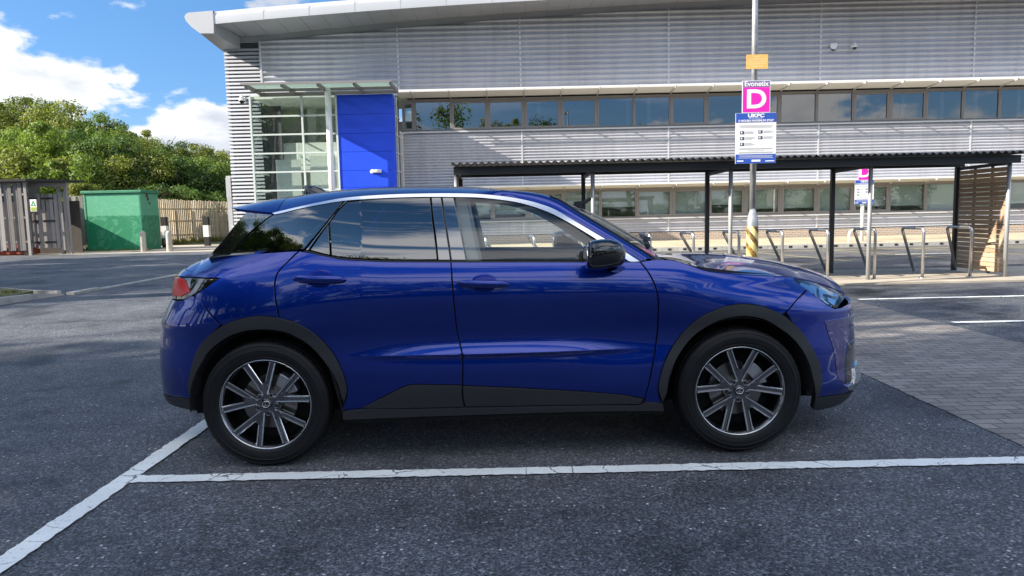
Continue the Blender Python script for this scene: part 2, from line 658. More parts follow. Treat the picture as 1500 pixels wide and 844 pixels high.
def clad_mat():
    """coated metal sheet with faint vertical run-off streaks and sheet-to-sheet differences"""
    m = bpy.data.materials.new('silver_cladding')
    m.use_nodes = True
    t = NT(m.node_tree)
    p = m.node_tree.nodes['Principled BSDF']
    g = t.n('ShaderNodeNewGeometry')
    mp = t.n('ShaderNodeMapping')
    mp.inputs['Scale'].default_value = (3.2, 3.2, 0.22)
    t.l(g.outputs['Position'], mp.inputs['Vector'])
    n1 = t.n('ShaderNodeTexNoise', i_Scale=1.0, i_Detail=6.0, i_Roughness=0.65)
    n2 = t.n('ShaderNodeTexNoise', i_Scale=0.35, i_Detail=4.0)
    t.l(mp.outputs[0], n1.inputs['Vector'])
    t.l(g.outputs['Position'], n2.inputs['Vector'])
    a = t.ramp(n1.outputs[0], [(0.28, (0.42, 0.425, 0.45)), (0.5, (0.485, 0.495, 0.54)), (0.75, (0.52, 0.53, 0.58))]).outputs[0]
    b = t.ramp(n2.outputs[0], [(0.35, 0.92), (0.65, 1.06)]).outputs[0]
    t.l(t.mix(1.0, a, b, 'MULTIPLY'), p.inputs['Base Color'])
    p.inputs['Metallic'].default_value = 0.25
    t.l(t.ramp(n1.outputs[0], [(0.3, 0.55), (0.7, 0.40)]).outputs[0], p.inputs['Roughness'])
    return m


M = {}
M['asphalt'] = asphalt_mat('asphalt', 0.096, (0.94, 1.0, 1.12))
M['asphalt_road'] = asphalt_mat('asphalt_road', 0.11, (1.0, 1.0, 1.02))
M['line'] = paint_line_mat('white_line_paint')
M['yellow_line'] = mat('yellow_line_paint', (0.52, 0.44, 0.20), 0.8, var=0.2, vscale=8)
M['paver'] = paver_mat('block_paving')
M['concrete'] = mat('concrete', (0.40, 0.385, 0.35), 0.85, var=0.22, vscale=4, bump=0.3, bscale=80)
M['slab'] = mat('sandy_slab', (0.42, 0.37, 0.30), 0.9, var=0.2, vscale=2.0, bump=0.3, bscale=60)
M['gravel'] = speck_mat('sandy_gravel', (0.30, 0.25, 0.17), (0.62, 0.54, 0.38), 22)
M['grass'] = speck_mat('dry_grass', (0.07, 0.085, 0.03), (0.20, 0.17, 0.07), 24)
M['undergrowth'] = speck_mat('undergrowth', (0.02, 0.035, 0.012), (0.07, 0.09, 0.03), 6)
M['clad'] = mat('silver_cladding', (0.60, 0.60, 0.62), 0.42, 0.25, var=0.06, vscale=0.6, rvar=0.08)
M['clad'] = clad_mat()
M['clad_trim'] = mat('silver_trim', (0.62, 0.62, 0.63), 0.4, 0.3)
M['soffit'] = mat('soffit_panel', (0.36, 0.37, 0.40), 0.5, 0.2, var=0.06, vscale=0.8)
M['fascia'] = mat('roof_fascia', (0.50, 0.51, 0.53), 0.45, 0.3, var=0.05, vscale=0.8)
M['white_metal'] = mat('white_metal', (0.78, 0.78, 0.76), 0.4)
M['frame_grey'] = mat('window_frame_grey', (0.23, 0.215, 0.21), 0.5)
M['frame_dark'] = mat('dark_frame', (0.10, 0.105, 0.11), 0.5)
M['frame_green'] = mat('pale_green_frame', (0.62, 0.68, 0.66), 0.4)
M['canopy_glass'] = frosted_mat('canopy_glass', (0.42, 0.56, 0.50), 0.72)
M['office_glass'] = glass_mat('office_glass', (0.30, 0.36, 0.37), 3.1)
M['office_glass_low'] = glass_mat('office_glass_low', (0.80, 0.88, 0.86), 2.8)
M['entrance_glass'] = glass_mat('entrance_glass', (0.86, 0.93, 0.90), 2.8)
M['blue_panel'] = mat('blue_panel', (0.012, 0.075, 0.80), 0.45, var=0.05, vscale=1.0)
M['room'] = mat('room_wall', (0.78, 0.82, 0.78), 0.8, var=0.1, vscale=0.7)
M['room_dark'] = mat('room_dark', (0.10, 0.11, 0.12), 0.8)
M['blind'] = mat('window_blind', (0.43, 0.48, 0.485), 0.7, var=0.12, vscale=0.5)
M['brick'] = None
M['timber_grey'] = wood_mat('weathered_timber', (0.11, 0.102, 0.098), (0.34, 0.32, 0.31))
M['timber_pale'] = wood_mat('pale_pine', (0.42, 0.34, 0.23), (0.78, 0.67, 0.50))
M['timber_shelter'] = wood_mat('shelter_slats', (0.26, 0.17, 0.10), (0.50, 0.36, 0.24))
M['roof_felt'] = mat('roof_felt', (0.03, 0.03, 0.033), 0.9)
M['black_metal'] = mat('black_metal', (0.018, 0.02, 0.024), 0.45)
M['galv'] = mat('galvanised_steel', (0.46, 0.47, 0.48), 0.42, 0.7, var=0.15, vscale=9, rvar=0.12)
M['steel'] = mat('brushed_steel', (0.55, 0.55, 0.54), 0.3, 0.9, var=0.08, vscale=8, rvar=0.1)
M['post_grey'] = mat('post_grey', (0.33, 0.34, 0.345), 0.5, 0.3)
M['white'] = mat('white_paint', (0.80, 0.80, 0.79), 0.5)
M['black'] = mat('black_paint', (0.015, 0.015, 0.016), 0.6)
M['sign_white'] = mat('sign_white', (0.80, 0.80, 0.79), 0.45)
M['sign_blue'] = mat('sign_blue', (0.025, 0.085, 0.42), 0.45)
M['sign_magenta'] = mat('sign_magenta', (0.80, 0.012, 0.42), 0.45)
M['sign_purple'] = mat('sign_purple', (0.17, 0.14, 0.30), 0.45)
M['sign_orange'] = mat('sign_orange', (0.80, 0.46, 0.13), 0.5, var=0.15, vscale=6)
M['sign_green'] = mat('sign_green', (0.05, 0.30, 0.09), 0.5)
M['sign_yellow'] = mat('sign_yellow', (0.72, 0.66, 0.10), 0.5)
M['ink'] = mat('grey_ink', (0.38, 0.39, 0.41), 0.6)
M['ink_dark'] = mat('dark_ink', (0.05, 0.06, 0.12), 0.6)
M['weed'] = leaf_mat('weed_blades', (0.10, 0.11, 0.03), (0.36, 0.32, 0.10))
M['bark'] = mat('bark', (0.10, 0.08, 0.06), 0.9, var=0.3, vscale=5, bump=0.5, bscale=20)
M['leaf_a'] = leaf_mat('leaf_green', (0.038, 0.085, 0.018), (0.24, 0.32, 0.065))
M['leaf_b'] = leaf_mat('leaf_olive', (0.070, 0.100, 0.022), (0.37, 0.38, 0.09))
M['leaf_c'] = leaf_mat('leaf_dark', (0.020, 0.052, 0.018), (0.14, 0.22, 0.055))


def brick_mat():
    m = bpy.data.materials.new('brick_plinth')
    m.use_nodes = True
    t = NT(m.node_tree)
    p = m.node_tree.nodes['Principled BSDF']
    g = t.n('ShaderNodeNewGeometry')
    sp = t.n('ShaderNodeSeparateXYZ')
    t.l(g.outputs['Position'], sp.inputs[0])
    cb = t.n('ShaderNodeCombineXYZ')
    t.l(sp.outputs[0], cb.inputs[0])
    t.l(sp.outputs[2], cb.inputs[1])
    br = t.n('ShaderNodeTexBrick', i_Scale=1.0)
    br.inputs['Color1'].default_value = col4((0.36, 0.26, 0.20))
    br.inputs['Color2'].default_value = col4((0.28, 0.22, 0.19))
    br.inputs['Mortar'].default_value = col4((0.50, 0.46, 0.40))
    br.inputs['Mortar Size'].default_value = 0.012
    br.inputs['Brick Width'].default_value = 0.225
    br.inputs['Row Height'].default_value = 0.075
    t.l(cb.outputs[0], br.inputs['Vector'])
    t.l(br.outputs[0], p.inputs['Base Color'])
    p.inputs['Roughness'].default_value = 0.85
    return m


M['brick'] = brick_mat()


def kiosk_mat():
    """green paint; the top third has chalked pale with brushed swirls"""
    m = bpy.data.materials.new('green_kiosk_paint')
    m.use_nodes = True
    t = NT(m.node_tree)
    p = m.node_tree.nodes['Principled BSDF']
    tc = t.n('ShaderNodeTexCoord')
    sp = t.n('ShaderNodeSeparateXYZ')
    t.l(tc.outputs['Object'], sp.inputs[0])
    n1 = t.n('ShaderNodeTexNoise', i_Scale=1.6, i_Detail=6.0, i_Distortion=2.6)
    n2 = t.n('ShaderNodeTexNoise', i_Scale=7.0, i_Detail=4.0)
    t.l(tc.outputs['Object'], n1.inputs['Vector'])
    t.l(tc.outputs['Object'], n2.inputs['Vector'])
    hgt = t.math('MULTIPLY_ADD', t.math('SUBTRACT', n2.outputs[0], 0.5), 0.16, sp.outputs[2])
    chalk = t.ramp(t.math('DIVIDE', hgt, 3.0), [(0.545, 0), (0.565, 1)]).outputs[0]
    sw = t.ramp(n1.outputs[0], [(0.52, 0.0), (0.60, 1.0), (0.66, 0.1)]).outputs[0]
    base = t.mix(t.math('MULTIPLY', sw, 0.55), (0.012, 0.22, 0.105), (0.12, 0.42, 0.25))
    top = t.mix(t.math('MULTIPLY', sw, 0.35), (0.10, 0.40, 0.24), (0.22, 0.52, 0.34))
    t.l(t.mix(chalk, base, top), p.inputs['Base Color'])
    p.inputs['Roughness'].default_value = 0.55
    return m


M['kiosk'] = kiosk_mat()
M['kiosk_trim'] = mat('green_kiosk_trim', (0.035, 0.22, 0.12), 0.55, var=0.2, vscale=3)

# ====================================================================== THE GROUND
def sheet(name, poly, z, m, kind='structure', th=0.0):
    """flat patch; poly is (x, y) counter-clockwise"""
    mb = MB()
    n = len(poly)
    mb.add([(x, y, z) for x, y in poly], [tuple(range(n))])
    if th:
        mb.add([(x, y, z) for x, y in poly] + [(x, y, z - th) for x, y in poly], [(i, i + n, (i + 1) % n + n, (i + 1) % n) for i in range(n)])
    o = mb.build(name, m)
    return tag(o, kind=kind)


def rect(x0, y0, x1, y1):
    return [(x0, y0), (x1, y0), (x1, y1), (x0, y1)]


# one asphalt sheet to the horizon, finely divided nowhere: it is flat
g_ = MB().grid([[Vector((-700, -500, 0)), Vector((700, -500, 0))], [Vector((-700, 900, 0)), Vector((700, 900, 0))]], 0, False)
tag(g_.build('ground', M['asphalt']), kind='structure')
_pe = [(2.80 + random.gauss(0, 0.004), -3 + i * 0.05) for i in range(299)]
_pf = [(4.87 + random.gauss(0, 0.004), 11.9 - i * 0.05) for i in range(299)]
_bm = MB()
_bm.grid([[Vector((a[0], a[1], 0.004)) for a in _pe], [Vector((b[0], b[1], 0.004)) for b in _pf[::-1]]], 0, False, flip=True)
tag(_bm.build('block_paving', M['paver']), kind='structure')
sheet('road', rect(-8.1, 15.2, 60, 23.95), 0.004, M['asphalt_road'])
# painted bay lines
LW = 0.1
lines = MB()


def line(x0, y0, x1, y1, z=0.008):
    # ragged edges: both sides wander by a few millimetres
    along_x = abs(x1 - x0) > abs(y1 - y0)
    n = int(max(abs(x1 - x0), abs(y1 - y0)) / 0.03)
    r1, r2 = [], []
    for i in range(n + 1):
        t = i / n
        j1 = random.gauss(0, 0.0032) + 0.004 * noise.noise(Vector((t * n * 0.11, z * 900, x0)))
        j2 = random.gauss(0, 0.0032) + 0.004 * noise.noise(Vector((t * n * 0.11, z * 900, y0 + 7)))
        if along_x:
            r1.append(Vector((x0 + (x1 - x0) * t, y0 + j1, z)))
            r2.append(Vector((x0 + (x1 - x0) * t, y1 + j2, z)))
        else:
            r1.append(Vector((x1 + j1, y0 + (y1 - y0) * t, z)))
            r2.append(Vector((x0 + j2, y0 + (y1 - y0) * t, z)))
    lines.grid([r1, r2], 0, False, flip=False)


line(-2.09, 0.5, -1.985, 3.60)
line(-2.09, 3.60, 2.795, 3.70)
line(-2.09, 3.70, -1.985, 9.4)
line(2.795, 3.60, 7.4, 3.70, 0.009)
for yy in (10.37, 8.13, 5.9):
    line(5.0, yy - 0.05, 10.0, yy + 0.05)
tag(lines.build('bay_lines', M['line']), kind='structure')
yl = MB()
for i in range(9):
    x = 2.2 + i * 2.6
    a = Vector((x + 1.0, 17.8, 0.009))
    b = Vector((x, 22.6, 0.009))
    d = Vector((0.04, 0, 0))
    yl.add([a - d, a + d, b + d, b - d], [(0, 1, 2, 3)])
yl.add([(-3, 22.6, 0.009), (40, 22.6, 0.009), (40, 22.72, 0.009), (-3, 22.72, 0.009)], [(0, 1, 2, 3)])
tag(yl.build('yellow_bay_lines', M['yellow_line']), kind='structure')
wl = MB()
for i in range(4):
    wl.add([(4.0 + i * 6.5, 19.9, 0.009), (6.5 + i * 6.5, 19.9, 0.009), (6.5 + i * 6.5, 20.0, 0.009), (4.0 + i * 6.5, 20.0, 0.009)], [(0, 1, 2, 3)])
tag(wl.build('road_dashes', M['line']), kind='structure')
# gravel strip in front of the building with its drainage kerb
sheet('gravel_verge', [(-3.4, 24.12), (60, 24.12), (60, 29.93), (-3.4, 29.93)], 0.13, M['gravel'])
sheet('entrance_paving', [(-8.2, 24.0), (-3.42, 24.0), (-3.42, 33.0), (-11.3, 33.0)], 0.010, M['slab'], th=0.0)
kb = MB()
x = -3.5
while x < 45:
    kb.box((x + 0.004, 23.95, 0.0), (x + 0.496, 24.115, 0.135), 0)
    kb.box((x + 0.19, 23.943, 0.035), (x + 0.30, 23.949, 0.10), 1)
    x += 0.5
tag(kb.build('drain_kerb', [M['concrete'], M['black']]), kind='structure')

# driveway on the left: flush kerb line, raised corner with a scrap of verge
lk = MB()
y = 13.6
while y < 30:
    lk.box((-8.42, y + 0.004, -0.02), (-8.27, y + 0.906, 0.022 if y > 14.5 else 0.05))
    y += 0.91
tag(lk.build('kerb_edging', M['concrete']), kind='structure')
rk = MB()
pts = [(-8.42, 13.55), (-8.55, 12.9), (-8.62, 12.0), (-8.6, 11.0), (-8.5, 9.0), (-8.5, 4.0)]
hts = [0.03, 0.10, 0.125, 0.125, 0.125, 0.125]
for (a, b, ha, hb) in zip(pts[:-1], pts[1:], hts[:-1], hts[1:]):
    va, vb = Vector((a[0], a[1], 0)), Vector((b[0], b[1], 0))
    d = (vb - va).normalized()
    s = Vector((d.y, -d.x, 0)) * 0.125      # towards the verge (left)
    if s.x > 0:
        s = -s
    rk.add([va, vb, vb + Vector((0, 0, hb)), va + Vector((0, 0, ha)), va + s, vb + s, vb + s + Vector((0, 0, hb)), va + s + Vector((0, 0, ha))],
           [(0, 1, 2, 3), (3, 2, 6, 7), (4, 7, 6, 5), (0, 3, 7, 4), (1, 5, 6, 2)])
pts2 = [(-8.55, 13.6), (-9.4, 13.95), (-10.6, 14.75), (-13, 16.6)]
for a, b in zip(pts2[:-1], pts2[1:]):
    rk.bar((a[0], a[1], 0.03), (b[0], b[1], 0.03), 0.08, 0.10)
tag(rk.build('kerb_stones', M['concrete'], fix=True), kind='structure')
sheet('verge', [(-8.7, 3), (-8.7, 12.4), (-9.0, 13.55), (-9.45, 13.85), (-10.6, 14.65), (-13, 16.5), (-20, 16.5), (-20, 3)], 0.10, M['grass'], th=0.1)
sheet('driveway', [(-30, 16.6), (-13, 16.6), (-10.6, 14.8), (-9.4, 14.0), (-8.46, 13.7), (-8.46, 31.6), (-30, 31.6)], 0.005, M['asphalt'])
sheet('kiosk_apron', [(-30, 31.6), (-8.46, 31.6), (-11.3, 33.5), (-11.3, 47), (-32, 47)], 0.006, M['slab'])


# hillside behind the fences: rises away from the car park, higher on the left
def hill_z(x, y):
    t = min(1.0, max(0.0, (y - 44.0) / 34.0))
    s = t * t * (3 - 2 * t)
    k = min(1.0, max(0.0, (-x - 5.0) / 55.0))
    return 0.05 + s * (2.0 + 6.4 * k) + 0.35 * noise.noise(Vector((x * 0.12, y * 0.12, 3))) * (0.3 + t)


rows = []
for j in range(46):
    y = 40.5 + j * 1.9
    rows.append([Vector((x, y, hill_z(x, y) if y > 41 else 0.0)) for x in np.arange(-120, 20, 2.6)])
tag(MB().grid(rows, 0, True).build('hillside', M['undergrowth']), kind='structure')

# ====================================================================== THE BUILDING
FY = 30.0                                # plane of the cladding


def wall_ribs(mb, x0, x1, z0, z1, pitch, depth, y=FY, seg=6, mi=0, ztop=None):
    """horizontally ribbed metal sheet; ztop(x) trims the top under the curved eaves"""
    zs, ys = [], []
    n = int((z1 - z0) / pitch * seg)
    for i in range(n + 1):
        t = i / seg
        zs.append(min(z1, z0 + t * pitch))
        c = math.cos(2 * math.pi * t)
        ys.append(y - depth * (0.5 + 0.5 * max(-1, min(1, 1.9 * c + 0.5))))
    xs = [x0, x1] if ztop is None else list(np.linspace(x0, x1, max(2, int((x1 - x0) / 0.8))))
    rows = []
    for yy, zz in zip(ys, zs):
        rows.append([Vector((xx, yy, zz if ztop is None else min(zz, ztop(xx)))) for xx in xs])
    mb.grid(rows, mi, True)


def ring(mb, x0, x1, z0, z1, tx, tz, y0, y1, mi=0):
    """closed rectangular frame with shared corners"""
    o = [(x0, z0), (x1, z0), (x1, z1), (x0, z1)]
    i = [(x0 + tx, z0 + tz), (x1 - tx, z0 + tz), (x1 - tx, z1 - tz), (x0 + tx, z1 - tz)]
    vs = [(x, y0, z) for x, z in o] + [(x, y0, z) for x, z in i] + [(x, y1, z) for x, z in o] + [(x, y1, z) for x, z in i]
    fs = []
    for k in range(4):
        j = (k + 1) % 4
        fs += [(k, j, 4 + j, 4 + k), (8 + j, 8 + k, 12 + k, 12 + j), (j, k, 8 + k, 8 + j), (4 + k, 4 + j, 12 + j, 12 + k)]
    mb.add(vs, fs, mi)


def build_building():
    b = empty('office_building', (0, 0, 0))
    tag(b, 'long silver ribbed metal office building with two window bands and blue entrance block', 'building')
    # eaves line on the wall and the fascia line, from the photograph
    wl_px = [(380, 63), (480, 51), (600, 41), (760, 28), (980, 15), (1200, 5)]
    wx = [at(a, c, FY).x for a, c in wl_px]
    wz = [at(a, c, FY).z for a, c in wl_px]
    cw = np.polyfit(wx, wz, 2)
    ztop = lambda x: float(np.polyval(cw, x))
    OY = 28.1
    fb_px = [(313, 35), (400, 28), (470, 21.7), (590, 12), (770, 1.7)]
    cb = np.polyfit([at(a, c, OY).x for a, c in fb_px], [at(a, c, OY).z for a, c in fb_px], 2)
    ft_px = [(311, 16), (417, 8.3), (533, 0.0)]
    ct = np.polyfit([at(a, c, OY).x for a, c in ft_px], [at(a, c, OY).z for a, c in ft_px], 1)
    thick = float(np.polyval(ct, -11.3) - np.polyval(cb, -11.3))
    fbot = lambda x: float(np.polyval(cb, min(x, 14))) + max(0, x - 14) * 0.02
    zt = lambda x: ztop(min(x, 12)) + max(0, x - 12) * 0.02
    XL, XR = at(336, 200, FY).x, 34.0
    XP = at(381, 60, FY).x                      # left edge of the ribbed upper wall
    XE0, XE1 = at(369, 200, 28.2).x, at(577, 200, 28.2).x      # entrance block
    XB = at(495, 200, 28.2).x
    XW = at(590, 200, FY).x                     # the wall proper begins right of the entrance
    print('building x', XL, XP, XE0, XB, XE1, XW, 'fascia', thick)
    # upper cladding
    up = MB()
    wall_ribs(up, XP, XR, 6.22, 10.4, 0.205, 0.075, ztop=zt)
    up.build('upper_cladding', M['clad'], b)
    md = MB()
    wall_ribs(md, XW, XR, 2.36, 4.70, 0.118, 0.045)
    md.build('middle_cladding', M['clad'], b)
    lo = MB()
    wall_ribs(lo, XW, XR, 0.50, 1.03, 0.118, 0.045)
    lo.build('lower_cladding', M['clad'], b)
    pl = MB()
    pl.box((XW, FY - 0.02, 0.0), (XR, FY + 0.2, 0.46))
    pl.build('brick_plinth', M['brick'], b)
    # vertical joint strips
    for px in (583, 762, 979, 1201, 1426, 1660):
        x = at(px, 80, FY).x
        MB().box((x - 0.035, FY - 0.062, 6.2), (x + 0.035, FY, zt(x) + 0.05)).build('joint_strip', M['clad_trim'], b)
        x2 = at(px - 0.02 * (px - 750), 230, FY).x
        x2 = x
        j = MB()
        j.box((x2 - 0.03, FY - 0.05, 2.36), (x2 + 0.03, FY, 4.70))
        j2 = MB()
        j2.box((x2 - 0.03, FY - 0.05, 0.50), (x2 + 0.03, FY, 1.03))
        if px > 590:
            j.build('joint_strip', M['clad_trim'], b)
            j2.build('joint_strip', M['clad_trim'], b)
    # corner of horizontal louvres at the left end
    lv = MB()
    z = 0.3
    XLr = at(372, 200, FY).x
    while z < zt(XP) - 0.15:
        x1 = XP if z > 6.1 else XLr + 0.35
        lv.bar((XL, FY - 0.02, z), (x1, FY - 0.02, z), 0.07, 0.088, 0, up=(0, 0.3, 1))
        lv.bar((XL, FY + 0.02, z), (XL, FY + 3.0, z), 0.07, 0.088, 0, up=(-0.3, 0, 1))
        z += 0.148
    lv.build('louvre', M['clad'], b)
    lb = MB()
    lb.box((XL + 0.10, FY + 0.08, 0), (XP + 0.05, FY + 0.12, zt(XP) - 0.05))
    lb.box((XL + 0.10, FY + 0.125, 0), (XL + 0.14, FY + 6.0, zt(XP) - 0.05))
    lb.build('louvre_backing', M['room_dark'], b)
    MB().box((XP - 0.04, FY - 0.09, 6.2), (XP + 0.04, FY, zt(XP) + 0.02)).build('joint_strip', M['clad_trim'], b)
    # bands of windows
    wz0, wz1 = 4.74, 6.04
    pitch = (at(1303, 150, FY).x - at(1196, 150, FY).x) / 2

    def band(z0, z1, first, glass, inner, blind_p, rng, lower):
        fr = MB()
        fr.box((XW, FY - 0.05, z0), (XR, FY + 0.06, z0 + 0.07))
        fr.box((XW, FY - 0.05, z1 - 0.10), (XR, FY + 0.06, z1))
        fr.build('window_band_frame', M['frame_grey'], b)
        sl = MB()
        sl.box((XW, FY - 0.10, z0 - 0.045), (XR, FY - 0.052, z0 + 0.015))
        sl.build('window_sill', M['clad_trim'], b)
        x = first
        while x < XR - 0.2:
            x1 = min(x + pitch, XR)
            wf = MB()
            t_ = 0.055
            zz0, zz1 = z0 + 0.072, z1 - 0.102
            xa = max(x, XW + 0.01)
            if x1 - xa < 0.3:
                x = x1
                continue
            ring(wf, xa + 0.004, x1 - 0.004, zz0, zz1, t_ - 0.004, 0.012, FY - 0.065, FY + 0.05)
            if rng.random() < 0.55:       # opening light with its own inner frame
                cm = MB()
                ring(cm, xa + t_ + 0.002, x1 - t_ - 0.002, zz0 + 0.014, zz1 - 0.014, 0.06, 0.06, FY - 0.058, FY + 0.03)
                w = wf.build('window', M['frame_grey'], b)
                cm.build('casement', M['frame_grey'], w)
            else:
                w = wf.build('window', M['frame_grey'], b)
            # each pane sits a hair differently, as real glazing does
            dy0, dy1 = rng.uniform(-0.003, 0.003), rng.uniform(-0.003, 0.003)
            pn = MB()
            pn.add([(xa + t_, FY - 0.01 + dy0, zz0), (x1 - t_, FY - 0.01 - dy0, zz0), (x1 - t_, FY - 0.01 - dy0 + dy1, zz1), (xa + t_, FY - 0.01 + dy0 + dy1, zz1)], [(0, 1, 2, 3)])
            pn.build('pane', glass, w)
            if rng.random() < blind_p:
                h = rng.choice((1.0, 1.0, 0.98, 0.8, 0.62))
                bl = MB().box((xa + t_, FY + 0.10, zz1 - (zz1 - zz0) * h), (x1 - t_, FY + 0.115, zz1))
                bl.build('blind', M['blind'], w)
            elif rng.random() < 0.35:
                xx = rng.uniform(xa + 0.3, x1 - 0.3)
                bl = MB().box((xx, FY + 0.12, zz0), (xx + 0.16, FY + 0.14, zz1))
                bl.build('blind', M['blind'], w)
            x = x1
        rm = MB()
        rm.add([(XW, FY + 3.2, z0 - 0.6), (XR, FY + 3.2, z0 - 0.6), (XR, FY + 3.2, z1 + 0.3), (XW, FY + 3.2, z1 + 0.3)], [(0, 1, 2, 3)])
        rm.add([(XW, FY + 0.2, z1 + 0.3), (XR, FY + 0.2, z1 + 0.3), (XR, FY + 3.2, z1 + 0.3), (XW, FY + 3.2, z1 + 0.3)], [(0, 1, 2, 3)])
        rm.add([(XW, FY + 0.2, z0 - 0.6), (XR, FY + 0.2, z0 - 0.6), (XR, FY + 3.2, z0 - 0.6), (XW, FY + 3.2, z0 - 0.6)], [(3, 2, 1, 0)])
        rm.build('room', inner, b)

    rng = random.Random(11)
    xw = at(1196, 150, FY).x
    xw -= math.ceil((xw - XW) / pitch) * pitch
    band(wz0, wz1, xw, M['office_glass'], M['room_dark'], 0.0, rng, False)
    xw2 = at(1249, 290, FY).x
    xw2 -= math.ceil((xw2 - XW) / pitch) * pitch
    band(1.06, 2.30, xw2, M['office_glass_low'], M['room'], 0.95, rng, True)

    # sun-shade canopies above both bands: panels, a gap, a nose beam, raking brackets
    for (zc, d0, d1, bx, first) in ((6.10, 0.93, 1.10, XW - 0.05, xw), (2.31, 0.78, 0.92, XW + 0.05, xw2)):
        cp = MB()
        x = first
        while x < XR - 0.1:
            xa = max(bx, x + 0.02)
            x1 = x + pitch - 0.02
            if x1 > xa:
                cp.add([(xa, FY - 0.07, zc + 0.00), (x1, FY - 0.07, zc + 0.00), (x1, FY - d0, zc + 0.10), (xa, FY - d0, zc + 0.10),
                        (xa, FY - 0.07, zc + 0.03), (x1, FY - 0.07, zc + 0.03), (x1, FY - d0, zc + 0.13), (xa, FY - d0, zc + 0.13)],
                       [(0, 3, 2, 1), (4, 5, 6, 7), (0, 1, 5, 4), (2, 3, 7, 6), (1, 2, 6, 5), (3, 0, 4, 7)])
            x += pitch
        cp.box((bx, FY - d1 - 0.06, zc + 0.10), (XR, FY - d1, zc + 0.155))
        cn = cp.build('sunshade', M['white_metal'], b, fix=True)
        x = first
        while x < XR - 0.1:
            if x > bx:
                MB().bar((x, FY - 0.03, zc - 0.03), (x, FY - d1 - 0.02, zc + 0.085), 0.035, 0.06).build('bracket', M['clad_trim'], cn)
            x += pitch

    # roof: fascia, soffit, top sheet, bevelled nose on the left end
    XN = at(312, 30, OY).x
    xs = np.linspace(XN, 36, 60)
    fa = MB()
    fa.grid([[Vector((x, OY, fbot(x))) for x in xs], [Vector((x, OY, fbot(x) + thick * 0.55)) for x in xs], [Vector((x, OY + 0.03, fbot(x) + thick * 0.86)) for x in xs], [Vector((x, OY + 0.14, fbot(x) + thick)) for x in xs]], 0, True)
    for x in np.arange(XN + 1.9, 30, 1.72):
        fa.box((x - 0.008, OY - 0.004, fbot(x) + 0.01), (x + 0.008, OY, fbot(x) + thick * 0.9), 1)
    fa.build('fascia', [M['fascia'], M['soffit']], b)
    sf = MB()
    inner = lambda x: zt(max(x, XP)) + 0.0
    sf.grid([[Vector((x, OY, fbot(x) + 0.002)) for x in xs], [Vector((x, OY + 0.06, fbot(x) + 0.05)) for x in xs], [Vector((x, FY - 0.03, inner(x) + 0.25)) for x in xs], [Vector((x, FY - 0.03, inner(x) - 0.02)) for x in xs]], 0, False, flip=True)
    for x in np.arange(XN + 0.6, 30, 0.86):
        a = Vector((x, OY + 0.08, fbot(x) + 0.048))
        c = Vector((x, FY - 0.05, inner(x) + 0.245))
        sf.bar(a, c, 0.014, 0.012, 1)
    sf.build('soffit', [M['soffit'], M['frame_grey']], b)
    rt = MB()
    rt.grid([[Vector((x, OY + 0.14, fbot(x) + thick)) for x in xs], [Vector((x, OY + 12, fbot(x) + thick + 0.5)) for x in xs], [Vector((x, OY + 26, fbot(x) + thick - 0.2)) for x in xs]], 0, True, flip=False)
    rt.build('roof', M['fascia'], b)
    nose_px = [(313, 35), (313, 49), (293, 49), (281, 40), (272.5, 31), (270, 25), (271.5, 21), (276, 18.5), (311.5, 15.6)]
    nose = [(at(a, c, OY - 0.02).x, at(a, c, OY - 0.02).z) for a, c in nose_px]
    ns = MB()
    ns.prism(nose, OY - 0.02, OY + 0.02, 0)
    # the bevelled underside runs back along the end of the building
    low = [nose[k] for k in (1, 2, 3, 4, 5, 6, 7, 8)]
    ns.grid([[Vector((x, OY + 0.02, z)) for x, z in low], [Vector((x, OY + 20, z + 0.4)) for x, z in low]], 0, False)
    ns.build('roof_nose', M['fascia'], b, fix=True)
    un = MB()
    c1, c2 = nose[1], nose[0]
    XI = at(352, 63, FY).x
    un.grid([[Vector((c2[0], OY + 0.021, c2[1] + 0.1)), Vector((c1[0], OY + 0.021, c1[1]))], [Vector((XI, FY - 0.04, at(352, 55, FY).z)), Vector((XI, FY - 0.04, at(350, 72, FY).z))]], 0, False)
    un.grid([[Vector((c1[0], OY + 0.021, c1[1])), Vector((nose[2][0], OY + 0.021, nose[2][1]))], [Vector((XI, FY - 0.04, at(350, 72, FY).z)), Vector((XL - 0.1, FY - 0.04, at(335, 74, FY).z))]], 0, False)
    un.grid([[Vector((XI, FY - 0.04, at(350, 72, FY).z)), Vector((XL - 0.1, FY - 0.04, at(335, 74, FY).z))], [Vector((XI, FY + 14, at(350, 72, FY).z)), Vector((XL - 0.1, FY + 14, at(335, 74, FY).z))]], 0, False)
    un.build('eaves_box', M['soffit'], b)

    # ------------------------------------------------ entrance block
    EY = 28.2
    zt_e = at(495, 139, EY).z
    bp = MB()
    zrow = [0.14]
    for py in (275, 250.5, 223, 196, 168):
        zrow.append(at(495, py, EY).z)
    zrow.append(zt_e)
    for z0, z1 in zip(zrow[:-1], zrow[1:]):
        bp.box((XB + 0.004, EY, z0 + 0.006), (XE1, EY + 0.06, z1 - 0.006))
        bp.box((XE1 - 0.06, EY + 0.062, z0 + 0.006), (XE1 - 0.002, EY + 0.5, z1 - 0.006))
    bp.box((XB + 0.02, EY + 0.062, 0.14), (XE1 - 0.08, EY + 0.10, zt_e - 0.01))
    bp.build('blue_panel', M['blue_panel'], b)
    # right-hand return: slim dark glazing and a light mullion
    rt_ = MB()
    rt_.box((XE1 - 0.05, EY + 0.52, 0.14), (XE1 - 0.03, FY - 0.08, zt_e), 0)
    rt_.box((XE1 - 0.08, EY + 0.505, 0.14), (XE1 + 0.01, EY + 0.56, zt_e), 1)
